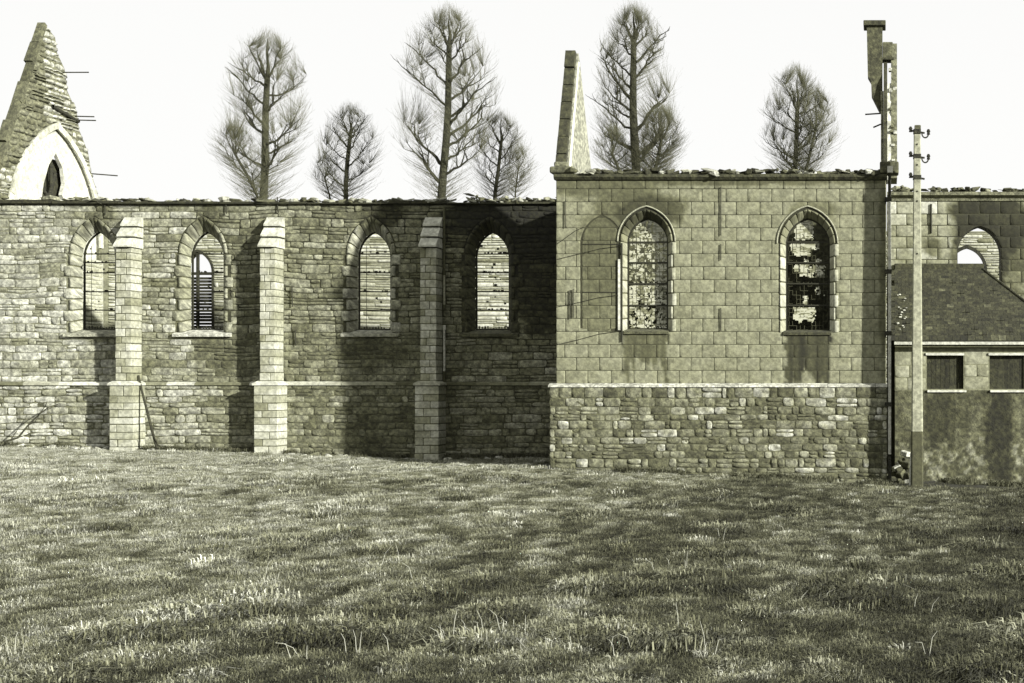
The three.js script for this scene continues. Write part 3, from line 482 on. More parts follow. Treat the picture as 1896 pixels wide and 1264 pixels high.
  for (const [a, b, c, d] of [[1602, 213, 1632, 211], [1617, 237, 1631, 231]]) part('iron_spike', rod([V(cX(a), PY(b, az), az + 0.1), V(cX(c), PY(d, az), az + 0.1)], 0.022, 6), M.iron, ch);
  // corner block and the long rainwater pipe
  part('corner_block', box(PX(1629, CZ), PX(1664, CZ), PY(322, CZ), PY(300, CZ), CZ - 0.4, CZ + 0.16, 0.08, 0.04), M.rubble, chapel);
  const X = PX(1647, CZ), dp = sub('downpipe', chapel, X, EYE, CZ + 0.12);
  part('hopper', box(X - 0.06, X + 0.09, PY(322, CZ) + 0.0, PY(310, CZ), CZ + 0.165, CZ + 0.3), M.zinc, dp);
  for (const [a, b, z] of [[323, 368, 0], [372, 500, 1], [506, 615, 1], [620, 746, 1], [750, 840, 1], [843, 898, 0]]) part('pipe_length', rod([V(X, PY(b, CZ), CZ + 0.12), V(X, PY(a, CZ), CZ + 0.12)], 0.045, 10), z ? M.zinc : M.char, dp);
  for (const y of [370, 503, 617, 748]) part('pipe_collar', box(X - 0.13, X + 0.06, PY(y + 4, CZ), PY(y - 4, CZ), CZ + 0.0, CZ + 0.18, undefined, 0.01), M.char, dp);
}

// ---------------------------------------------------------------- nave interior seen through the windows: north wall and west gable
const NZ = -6.5;
{
  R = rngOf(131);
  const north = thing('north_nave_wall', 'whitewashed inner wall seen through the pointed windows of the nave', 'wall', [-14, ground(-14, -6), NZ]), bed = EYE - 3, top = WALLTOP - 0.15;
  const wins = [...naveWin.map((w) => arch(w.inner.c, w.inner.hw * 1.15, w.inner.sill, w.inner.spring, w.inner.apex)), arch(PX(1812, 0), 41 / 60, PY(570, 0), PY(470, 0), PY(420, 0))];
  part('wall_core', wallBody([[XL, bed], [7, bed], [7, top], [XL, top]], wins.map((w) => w.outline()), 'z', NZ - 0.6, NZ - 0.02, 0.2), M.smooth, north);
  const list = lay({ v0: EYE - 0.4, v1: top, u0: () => XL + 0.5, u1: () => 7, holes: wins.map((w) => ({ c: w.c, half: (v) => grow(w, 0.03).half(v) })), hmin: 0.07, hmax: 0.18, wmin: 0.2, wmax: 1.5, gap: 0.015, split: 0.2, sag: 0.02, proud: 0, uneven: 0.006, rough: 0.004, wob: 0.006, bevel: 0.01, nu: 4, nv: 4,
    light: (u, v) => { const b = R() < 0.09 ? 0.14 : rnd(0.34, 0.48), d = fbm(u * 0.7, v * 0.7, 90); return (x, y) => b * (0.7 + 0.5 * fbm(x * 4, y * 7, 91, 3)) * (d > 0.62 ? 0.7 : 1); }, map: (u, v, w) => [u, v, NZ + w] });
  part('whitewashed_courses', mergeGeometries(list), M.smooth, north).userData.kind = 'stuff';
  wins.forEach((w, k) => {                                            // timber frames left in the north windows
    if (k === 4) { const g = sub('window', north, w.c, w.sill, NZ); const sh = new THREE.Shape(grow(w, 0.04).outline().map((q) => new THREE.Vector2(...q))); sh.holes.push(new THREE.Path(grow(w, -0.07).outline().map((q) => new THREE.Vector2(...q)))); part('frame', boxUV(new THREE.ExtrudeGeometry(sh, { depth: 0.1, bevelEnabled: false }).translate(0, 0, NZ + 0.01)), M.char, g); part('saddle_bar', box(w.c - w.hw, w.c + w.hw, PY(462, 0), PY(462, 0) + 0.03, NZ - 0.1, NZ - 0.07), M.iron, g); return; }
    const g = sub('window', north, w.c, w.sill, NZ), z = NZ - 0.12, sh = new THREE.Shape(grow(w, 0.02).outline().map((q) => new THREE.Vector2(...q))); sh.holes.push(new THREE.Path(grow(w, -0.06).outline().map((q) => new THREE.Vector2(...q))));
    part('frame', boxUV(new THREE.ExtrudeGeometry(sh, { depth: 0.12, bevelEnabled: false }).translate(0, 0, z)), M.char, g);
    part('mullion', box(w.c - 0.04, w.c + 0.04, w.sill, w.apex - 0.1, z, z + 0.1), M.char, g);
    part('transom', box(w.c - w.hw, w.c + w.hw, w.spring - 0.1, w.spring, z, z + 0.09), M.char, g);
    for (let y = w.sill + 0.05; y < w.spring - 0.15; y += 0.115) part('louvre', box(w.c - w.hw, w.c + w.hw, y, y + rnd(0.085, 0.105), z + 0.01, z + 0.03), M.char, g);
  });
  part('end_plaster', box(PX(-25, 0) - 0.02, PX(-25, 0) + 0.02, bed, EYE + 4.15, -6.45, -0.75, 0.36), M.smooth, north);
  part('end_wall_courses', mergeGeometries(lay({ v0: EYE - 0.4, v1: EYE + 4.1, u0: () => 0.8, u1: () => 6.4, hmin: 0.1, hmax: 0.2, wmin: 0.25, wmax: 1.2, gap: 0.016, proud: 0, uneven: 0.005, rough: 0.004, wob: 0.006, bevel: 0.008, nu: 4, nv: 4, light: () => { const b = rnd(0.26, 0.36); return (x, y) => b * (0.7 + 0.5 * fbm(x * 3, y * 5, 95, 3)); }, map: (u, v, w) => [PX(-25, 0) + 0.045 + w, v, -u] })), M.smooth, north).userData.kind = 'stuff';
  // west gable: its inner face carries the outline of the burnt vault
  const GX = PX(-25, 0), gz0 = -0.05, az = -3.15, gz1 = -6.45, eY = WALLTOP - 0.1, aY = PY(48, az);
  const gable = thing('west_gable', 'tall ruined stone gable with a pale pointed arch on its inner face', 'gable', [GX, ground(GX, -3), az]);
  const ragged = [[gz0, bed], [gz0, eY], [az + 0.05, aY], [az - 0.5, aY - 0.25], [az - 0.62, aY - 0.75], [az - 1.05, aY - 1.2], [az - 1.2, aY - 1.9], [az - 1.75, aY - 2.5], [az - 1.9, aY - 3.1], [az - 2.45, aY - 3.8], [az - 2.65, aY - 4.5], [az - 3.1, aY - 5.3], [gz1, eY], [gz1, bed]];
  const vault = arch(-3.72, 2.55, EYE + 1, EYE + 4.6, EYE + 8.35);
  part('gable_core', wallBody(ragged, [vault.outline(14)], 'x', GX - 0.26, GX - 0.03, 0.14), M.rubble, gable);
  const slopeR = (v) => { for (let k = 2; k < ragged.length - 2; k++) if (v <= ragged[k][1] && v >= ragged[k + 1][1]) return mix(ragged[k][0], ragged[k + 1][0], (ragged[k][1] - v) / (ragged[k][1] - ragged[k + 1][1] || 1)); return v > aY ? az : gz1; };
  const near = (v) => v < eY ? gz0 : mix(gz0, az + 0.05, (v - eY) / (aY - eY));
  const gl = lay({ v0: EYE + 4.2, v1: aY - 0.05, u0: (v) => -near(v) + 0.05, u1: (v) => Math.max(-near(v) + 0.06, -slopeR(v) - 0.02), holes: [{ c: -vault.c, half: (v) => grow(vault, 0.2).half(v) }], hmin: 0.14, hmax: 0.24, wmin: 0.22, wmax: 0.7, gap: 0.03, split: 0.15, proud: 0.02, uneven: 0.03, rough: 0.02, wob: 0.02, bevel: 0.03,
    light: (u, v) => { const dark = fbm(u * 0.55, v * 0.35, 44) + (u > 3 ? -0.17 : 0.12) > 0.5, b = dark ? rnd(0.07, 0.2) : rnd(0.28, 0.5); return (x, y) => b * (0.7 + 0.6 * fbm(x * 4, y * 4, 45, 2)); }, map: (u, v, w) => [GX + w, v, -u] });
  addStones(gl, 'gable_stone', M.rubble, gable);
  // ring of voussoirs round the vault outline and the plastered infill
  const ringP = (w, d) => grow(w, d).outline(14), ro = ringP(vault, 0.19), ri = ringP(vault, 0.0);
  for (let k = 1; k < ro.length - 2; k++) { const q = [ro[k], ro[k + 1], ri[k + 1], ri[k]].map(([a, b]) => [a, b]); part('voussoir', prism(q, 'x', GX - 0.14, GX + 0.03 + rnd(-0.01, 0.02), rnd(0.3, 0.5)), M.smooth, gable); }
  const niche = [[-3.1, EYE + 4.9], [-3.0, EYE + 5.6], [-3.15, EYE + 6.4], [-3.45, EYE + 7.1], [-3.85, EYE + 7.55], [-4.25, EYE + 7.1], [-4.35, EYE + 6.6], [-4.2, EYE + 6.2], [-4.5, EYE + 5.8], [-4.35, EYE + 5.3], [-4.55, EYE + 4.9]];
  for (const [a, b, c, d] of [[-3.1, 5.0, -3.95, 6.9], [-3.75, 4.9, -3.7, 7.2], [-3.2, 6.3, -4.1, 5.6]]) part('tracery_bar', rod([V(GX - 0.2, EYE + b, a), V(GX - 0.2, EYE + d, c)], 0.06, 6), M.char, gable);
  part('plastered_infill', wallBody(vault.outline(14), [niche], 'x', GX - 0.24, GX - 0.12, (x, y, z) => 0.47 * (0.75 + 0.4 * fbm(z * 2, y * 2, 7))), M.smooth, gable);
  part('niche_back', box(GX - 0.55, GX - 0.4, EYE + 4.5, EYE + 7.4, -5, -2.8, 0.03), M.rubble, gable);  // dark panel added so the opening reads as unlit depth
  for (let k = 0; k < 9; k++) { const t = (k + 0.003) / 9, t1 = (k + 0.994) / 9, zA = mix(gz0, az + 0.05, t), yA = mix(eY, aY, t), zB = mix(gz0, az + 0.05, t1), yB = mix(eY, aY, t1); const dd = 0.15 + rnd(-0.06, 0.05); part('coping_slab', prism([[zA, yA], [zA + dd, yA + dd * 0.5], [zB + dd + rnd(-0.03, 0.03), yB + dd * 0.5], [zB, yB]], 'x', GX - 0.22 + rnd(-0.03, 0.03), GX + 0.05 + rnd(-0.03, 0.02), rnd(0.07, 0.12)), M.rubble, gable); }
  for (const [yp, x1, dy] of [[134, 168, 1], [215, 178, 2], [222, 181, 2], [321, 221, 5]]) { const z = slopeR(PY(yp, -5)) + 0.12; part('iron_tie', rod([V(GX - 0.1, PY(yp, z), z), V(PX(x1, z), PY(yp + dy, z), z + 0.1)], 0.022, 6), M.bark, gable); }
  part('charred_beam', rod([V(GX + 0.04, PY(203, -4), -3.4), V(GX + 0.04, PY(226, -5), -4.9)], 0.06, 6), M.char, gable);
}

// ---------------------------------------------------------------- chancel wall beyond the chapel, and the lean-to against it
{
  R = rngOf(151);
  const X0 = CX1 + 0.02, X1 = 6.5, top = PY(372, 0), bed = EYE - 3.8;
  const chancel = thing('chancel_wall', 'smoke blackened ashlar wall with a pointed window above the slate lean-to', 'wall', [3, ground(3, 0), 0]);
  const st = stainOf([[1840, 425, 85, 80, 0.97], [1822, 405, 70, 52, 0.96], [1848, 455, 42, 100, 0.96], [1800, 385, 52, 16, 0.9], [1775, 470, 16, 30, 0.7], [1725, 458, 24, 22, 0.75], [1880, 450, 30, 120, 0.75], [1675, 472, 24, 18, 0.5], [1835, 380, 40, 14, 0.8]], 0);
  const win = arch(PX(1813, 0), 40 / 60, PY(600, 0), PY(470, 0), PY(418, 0));
  part('wall_core', wallBody([[X0, bed], [X1, bed], [X1, top], [X0, top]], [win.outline()], 'z', -0.7, -0.012, (x, y) => soot(0.08, st(x, y))), M.smooth, chancel);
  addStones(lay({ v0: EYE + 1.2, v1: top - 0.006, u0: () => X0, u1: () => X1, holes: [{ c: win.c, half: (v) => grow(win, 0.01).half(v) }], hmin: 0.35, hmax: 0.355, wmin: 0.6, wmax: 0.7, bond: 0.64, gap: 0.017, bevel: 0.006, wob: 0.003, proud: 0, uneven: 0.004, rough: 0.003, sink: 0.03, nu: 6, nv: 5, light: (u, v) => { const b = 0.21 * rnd(0.8, 1.2) * (R() < 0.15 ? 1.7 : 1); return (x, y) => soot(b * (0.75 + 0.5 * fbm(x * 2, y * 2, 36)), st(x, y)); } }), 'ashlar_block', M.smooth, chancel);
  let x = X0; while (x < X1) { const e = Math.min(X1, x + rnd(1.1, 2)); part('cornice_stone', paint(prism([[-0.5, top], [0.04, top], [0.06, top + 0.1], [0.2, top + 0.16], [0.2, top + 0.26], [-0.5, top + 0.3]], 'x', x + 0.004, e - 0.004), (a, b) => 0.17 * (0.7 + 0.6 * vnoise(a * 4, b * 9, 3))), M.rubble, chancel); x = e; }
  debris(chancel, X0 + 0.2, X1 - 0.2, top + 0.3, -0.4, 0.05, 60, (q) => 0.02 + 0.12 * fbm(q * 1.1, 2, 9), () => R() < 0.25 ? 0.2 : rnd(0.025, 0.09));
  part('wall_anchor', rod([V(PX(1724, 0), PY(432, 0), 0.03), V(PX(1724, 0), PY(378, 0), 0.03)], 0.03, 6), M.iron, chancel);

  // lean-to
  const EZ = 3.1, WZ = 2.85, A0 = CX1 + 0.25, A1 = PX(1985, EZ), ridgeZ = 0.12, rY = PY(500, ridgeZ), rX = PX(1815, ridgeZ), eY = PY(630, EZ);
  const annex = thing('lean_to', 'low lean-to with a dark slate hipped roof and two shuttered windows', 'outbuilding', [3, ground(3, 3), WZ]);
  const wins = [[1716, 1784], [1832, 1905]].map(([a, b]) => [PX(a, WZ), PX(b, WZ)]), wy0 = PY(720, WZ), wy1 = PY(657, WZ), wtop = PY(643, WZ);
  const hole = ([a, b]) => [[a, wy0], [b, wy0], [b, wy1], [a, wy1]];
  const as = stainOf([[1735, 775, 22, 52, 0.75], [1760, 770, 10, 60, 0.6], [1850, 790, 26, 120, 0.9], [1830, 730, 30, 22, 0.5], [1785, 760, 14, 46, 0.4], [1680, 850, 22, 50, 0.4]], WZ);
  part('rendered_wall', wallBody([[A0, bed], [A1, bed], [A1, wtop], [A0, wtop]], wins.map(hole), 'z', WZ - 0.4, WZ, (a, b) => 0.15), M.smooth, annex);
  const mk = (o2) => lay({ hmin: 0.35, hmax: 0.36, wmin: 0.5, wmax: 0.7, gap: 0.016, bevel: 0.006, wob: 0.003, proud: 0.006, uneven: 0.003, rough: 0.003, sink: 0.02, nu: 5, nv: 5, light: (u, v) => { const b = 0.2 * rnd(0.8, 1.3); return (q, w) => soot(b * (0.75 + 0.5 * fbm(q * 2, w * 2, 39)), as(q, w) * 0.5); }, map: (u, v, w) => [u, v, WZ + w], ...o2 });
  addStones([...mk({ v0: wy0 - 0.03, v1: wtop, u0: () => A0, u1: () => wins[0][0] - 0.02 }), ...mk({ v0: wy0, v1: wtop, u0: () => wins[0][1] + 0.02, u1: () => wins[1][0] - 0.02 })], 'ashlar_block', M.smooth, annex);
  // worn render below: patches and run-off stains with torn edges
  const pp = (a0, a1, b0, b1, nx, ny, f, z) => { const g = new THREE.PlaneGeometry(a1 - a0, b1 - b0, nx, ny); g.translate((a0 + a1) / 2, (b0 + b1) / 2, 0); const p = g.attributes.position; for (let i = 0; i < p.count; i++) p.setZ(i, z + (fbm(p.getX(i) * 3, p.getY(i) * 3, 61) - 0.5) * 0.03); g.computeVertexNormals(); return paint(boxUV(g), f); };
  part('render_coat', pp(A0, A1, bed + 0.4, wy0 - 0.035, 150, 60, (a, b) => { const rough = b < PY(815, WZ) + (fbm(a * 2, 4, 3) - 0.5) * 0.5; const l = rough ? 0.07 + 0.17 * sstep(0.45, 0.7, fbm(a * 7, b * 7, 63)) : 0.1 * (0.45 + 0.6 * fbm(a * 7, b * 0.7, 64) + 0.4 * vnoise(a * 13, b * 9, 66)); return soot(l, as(a, b) * 0.95); }, WZ + 0.022), M.rubble, annex);
  wins.forEach((w) => {
    const g = sub('window', annex, (w[0] + w[1]) / 2, wy0, WZ);
    for (let k = 0; k < 8; k++) { const a = mix(w[0], w[1], k / 8), b = mix(w[0], w[1], (k + 1) / 8); part('shutter_board', box(a + 0.004, b - 0.004, wy0, wy1, WZ - 0.16, WZ - 0.13, rnd(0.02, 0.035)), M.rubble, g); }
    part('lintel_board', box(w[0] - 0.03, w[1] + 0.02, wy1 - 0.01, wy1 + 0.06, WZ - 0.1, WZ + 0.05), M.white, g);
    part('sill', box(w[0] + 0.02, w[1] + 0.08, wy0 - 0.09, wy0 - 0.03, WZ - 0.1, WZ + 0.08), M.white, g);
  });
  part('eaves_board', box(A0 - 0.02, A1 + 0.1, eY - 0.12, eY - 0.005, EZ - 0.06, EZ + 0.04, 0.42), M.smooth, annex);
  part('soffit', box(A0, A1, wtop + 0.003, eY - 0.12, WZ - 0.35, EZ - 0.03, 0.06), M.smooth, annex);
  part('ridge_tiles', box(A0, rX + 0.1, rY - 0.02, PY(488, ridgeZ), 0.01, 0.22, 0.05, 0.03), M.rubble, annex);
  // slates: overlapping rows on the front slope, shorter towards the hip
  const slope = (t) => [mix(EZ + 0.06, ridgeZ + 0.08, t), mix(eY, rY, t)], rows = 26, len = Math.hypot(EZ - ridgeZ, rY - eY), ang = Math.atan2(rY - eY, EZ - ridgeZ), slates = [];
  part('roof_deck', (() => { const g = new THREE.BufferGeometry(), z0 = EZ, q = [[A0, eY - 0.02, z0], [A1, eY - 0.02, z0], [rX, rY - 0.04, ridgeZ], [A0, rY - 0.04, ridgeZ], [A1, eY - 0.02, ridgeZ]]; g.setAttribute('position', new THREE.Float32BufferAttribute([0, 1, 2, 0, 2, 3, 1, 4, 2, 0, 3, 4, 3, 2, 4, 0, 4, 1].flatMap((k) => q[k]), 3)); g.computeVertexNormals(); return paint(boxUV(g), 0.03); })(), M.rubble, annex);
  for (let k = 0; k < rows; k++) {
    const t = k / rows, [z, y] = slope(t), lim = mix(A1, rX, t);
    for (let q = A0 + (k % 2 ? 0 : -0.11); q < lim; q += 0.22) {
      if (R() < 0.03) continue;
      const wS = Math.min(0.21, lim - q - 0.01); if (wS < 0.04) continue; const g = new THREE.BoxGeometry(wS, 0.012, len / rows * 1.7); g.rotateX(ang * 1 + 0.03 + rnd(-0.02, 0.02)); g.rotateY(rnd(-0.02, 0.02));
      g.translate(q + wS / 2, y + 0.06 * Math.sin(ang) + 0.035, z - 0.06); slates.push(paint(boxUV(g), rnd(0.022, 0.05) * (R() < 0.05 ? 2.2 : 1)));
    }
  }
  part('roof_slates', mergeGeometries(slates), M.rubble, annex).userData.kind = 'stuff';
  for (let k = 0; k < 12; k++) { const P = (t) => V(mix(A1, rX, t) + 0.02, mix(eY, rY, t) + 0.065, mix(EZ, ridgeZ, t) + 0.03); part('hip_tile', paint(tubeGeo(tube([P(k / 12), P((k + 1.06) / 12)], [0.05, 0.042], 8, { p: [], i: [] })), rnd(0.02, 0.045)), M.rubble, annex); }
  // plaster crumbs fallen into the valley by the chapel
  for (let k = 0; k < 20; k++) { const t = rnd(0.1, 0.6), [z, y] = slope(t), s = rnd(0.02, 0.06), q = A0 + 0.05 + Math.abs(rnd(-0.3, 0.3)); part('fallen_plaster', box(q, q + s * 1.4, y + 0.09, y + 0.09 + s * 0.7, z - s, z, 0.5, 0.012), M.rubble, annex); }
}

// ---------------------------------------------------------------- telegraph pole
{
  R = rngOf(171);
  const Z = 5.75, X = PX(1698, Z), gy = ground(X, Z), pole = thing('utility_pole', 'tapered concrete pole with dark insulator brackets beside the chapel corner', 'pole', [X, gy, Z]), s = S(Z), yT = PY(232, Z);
  const seg = (y0, y1, w0, w1, l) => { const p = [], rows = [[y0, w0], [y1, w1]]; const sh = (w) => { const c = w * 0.22; return [[-w + c, w], [w - c, w], [w, w - c], [w, -w + c], [w - c, -w], [-w + c, -w], [-w, -w + c], [-w, w - c]]; }; const a = sh(w0), b = sh(w1), tri = (q) => p.push(...q); for (let k = 0; k < 8; k++) { const n = (k + 1) % 8, A = [X + a[k][0], y0, Z + a[k][1]], B = [X + a[n][0], y0, Z + a[n][1]], C = [X + b[n][0], y1, Z + b[n][1]], D = [X + b[k][0], y1, Z + b[k][1]]; tri([...A, ...B, ...C, ...A, ...C, ...D]); const T = [X, y1, Z]; tri([...D, ...C, ...T]); } const g = new THREE.BufferGeometry(); g.setAttribute('position', new THREE.Float32BufferAttribute(p, 3)); g.computeVertexNormals(); return paint(boxUV(g), l); };
  const yM = PY(798, Z), wAt = (y) => mix(11.5, 6.2, (y - gy) / (yT - gy)) * s;
  part('shaft', seg(yM, yT - 0.25, wAt(yM), wAt(yT), 0.25), M.smooth, pole);
  part('dark_base', seg(gy - 0.4, yM - 0.004, wAt(gy), wAt(yM) + 0.006, 0.05), M.smooth, pole);  // lower shaft in a darker tone
  part('cap', box(X - 0.07, X + 0.1, yT - 0.247, yT, Z - 0.08, Z + 0.08, 0.09, 0.02), M.rubble, pole);
  for (const [yp, n] of [[243, 0], [289, 1], [328, 2]]) {
    const y = PY(yp, Z), b = sub('insulator_bracket', pole, X, y, Z), w = wAt(y) + 0.012;
    part('clamp', box(X - w, X + w, y - 0.07, y + 0.05, Z - w, Z + w, 0.03, 0.01), M.char, b);
    part('cross_pin', rod([V(X - 13 * s, y + 0.02, Z + 0.02), V(X + 14 * s, y - 0.05, Z + 0.02)], 0.028, 6), M.iron, b);
    part('insulator', new THREE.LatheGeometry([[0, -0.05], [0.05, -0.05], [0.035, 0], [0.055, 0.03], [0.03, 0.09], [0, 0.1]].map((q) => new THREE.Vector2(...q)), 10).translate(X - 12 * s, y + 0.03, Z + 0.02), M.char, b);
    if (n < 2) { const pts = []; for (let k = 0; k <= 10; k++) { const a = Math.PI * (1 + k / 10 * 0.95); pts.push(V(X + 15 * s + Math.cos(a) * 6 * s, y - 0.06 + Math.sin(a) * 8 * s, Z + 0.02)); } part('swan_neck_hook', rod(pts, 0.02, 6), M.iron, b); part('insulator', new THREE.LatheGeometry([[0, -0.05], [0.05, -0.05], [0.035, 0], [0.055, 0.03], [0.03, 0.09], [0, 0.1]].map((q) => new THREE.Vector2(...q)), 10).translate(X + 21 * s, y - 0.04, Z + 0.02), M.char, b); }
  }
  for (const yp of [268, 306, 355, 373, 470]) part('bolt_hole', new THREE.CylinderGeometry(0.025, 0.025, 0.02, 8).rotateX(Math.PI / 2).translate(X, PY(yp, Z), Z + wAt(PY(yp, Z)) + 0.001), M.iron, pole);
  const cz = Z - 0.1, cX = PX(1687, cz), cg = thing('cable_pipe', 'short white upright pipe at the foot of the concrete pole', 'pipe', [cX, ground(cX, cz), cz]);
  part('pipe', rod([V(cX - 0.03, ground(cX, cz) - 0.1, cz), V(cX, PY(842, cz), cz)], 0.035, 10), M.white, cg);
  part('pipe_cap', rod([V(cX, PY(842, cz), cz), V(cX + 0.005, PY(838, cz), cz)], 0.045, 10, 0.03), M.white, cg);
  // rubble heap between pole and chapel
  const hp = thing('rubble_heap', 'dark heap of fallen masonry between the chapel corner and the pole', 'rubble', [PX(1672, 4.2), ground(0.5, 4.2), 4.2]);
  for (let k = 0; k < 46; k++) { const a = PX(rnd(1652, 1692), 4.2), hgt = rnd(0, 0.85) * (1 - Math.abs(a - PX(1676, 4.2)) / 0.5), q = rnd(0.06, 0.17), z = 4.2 + rnd(-0.4, 0.3), y = ground(a, z) + Math.max(0, hgt); const g = box(-q, q, -q * 0.6, q * 0.6, -q * 0.8, q * 0.8, R() < 0.14 ? 0.45 : rnd(0.03, 0.09), q * 0.3); g.rotateZ(rnd(-0.6, 0.6)); g.rotateY(rnd(0, 3)); g.translate(a, y, z); part('fallen_stone', g, M.rubble, hp); }
}

// ---------------------------------------------------------------- loose things by the walls
{
  R = rngOf(181);
  const path = (pts, z) => pts.map(([x, y], k) => V(PX(x, z(k)), PY(y, z(k)), z(k)));
  const st = thing('leaning_pole', 'dark crooked wooden pole propped beside the first buttress', 'stick', [PX(290, 0.9), ground(-22, 0.9), 0.9]);
  part('stem', rod(path([[292, 831], [283, 800], [272, 757], [263, 722], [257, 695]], (k) => mix(0.95, 0.3, k / 4)), 0.045, 7, 0.03), M.bark, st);
  part('stub', rod(path([[283, 800], [292, 822], [302, 830]], () => 0.93), 0.02, 6, 0.012), M.bark, st);
  const br = thing('fallen_branch', 'bare forked branch leaning low against the pale end of the nave wall', 'branch', [PX(20, 1), ground(-26.5, 1), 1]);
  part('stem', rod(path([[8, 818], [34, 810], [52, 788], [74, 766], [90, 754], [108, 748]], (k) => mix(1.2, 0.25, k / 5)), 0.035, 6, 0.012), M.bark, br);
  for (const q of [[[74, 766], [84, 752], [88, 744]], [[52, 788], [66, 780], [80, 758]], [[34, 810], [48, 806], [58, 800]], [[20, 815], [30, 800], [34, 794]]]) part('side_branch', rod(path(q, () => 0.7), 0.014, 5, 0.006), M.bark, br);
  const fs = thing('fallen_stones', 'pale broken stones lying in the grass at the foot of the nave wall', 'stones', [PX(300, 0.6), ground(-22, 0.6), 0.6]);
  for (let k = 0; k < 70; k++) { const x = R() < 0.5 ? rnd(-27, -22) : rnd(-27, -10), z = 0.2 + Math.abs(rnd(-0.5, 0.7)), q = rnd(0.03, 0.11); if (butts.some((b) => x > b.x0 - 0.25 && x < b.x1 + 0.25)) continue; const g = box(-q * 1.3, q * 1.3, -q * 0.6, q * 0.6, -q, q, R() < 0.6 ? rnd(0.3, 0.5) : rnd(0.06, 0.14), q * 0.35); g.rotateZ(rnd(-0.4, 0.4)); g.rotateY(rnd(0, 3)); g.translate(x, ground(x, z) + q * 0.35, z); part('stone', g, M.rubble, fs); }
  const labels = ['upper thin dark line curving from the chapel corner to the blocked window', 'thin dark line crossing the blocked window near its arch', 'thin dark line running to the blocked window halfway up', 'lowest thin dark line rising to the sill of the speckled chapel window'];  // thin dark tubes set just off the ashlar along curved lines
  [[[1031, 452], [1048, 440], [1066, 427], [1080, 421]], [[1031, 480], [1072, 470], [1112, 460], [1152, 455]], [[1031, 568], [1070, 560], [1108, 551], [1152, 545]], [[1031, 638], [1070, 629], [1110, 618], [1152, 612]]].forEach((q, k) => {
    const t = thing('thin_dark_line', labels[k], 'dark_line', [PX(q[0][0], CZ), PY(q[0][1], CZ), CZ]);
    part('dark_line', rod(path(q, () => CZ + 0.02), 0.008, 5), M.char, t); part('wall_hook', rod([V(PX(q[3][0], CZ), PY(q[3][1], CZ), CZ - 0.01), V(PX(q[3][0], CZ), PY(q[3][1], CZ), CZ + 0.03)], 0.012, 5), M.iron, t);
  });
}

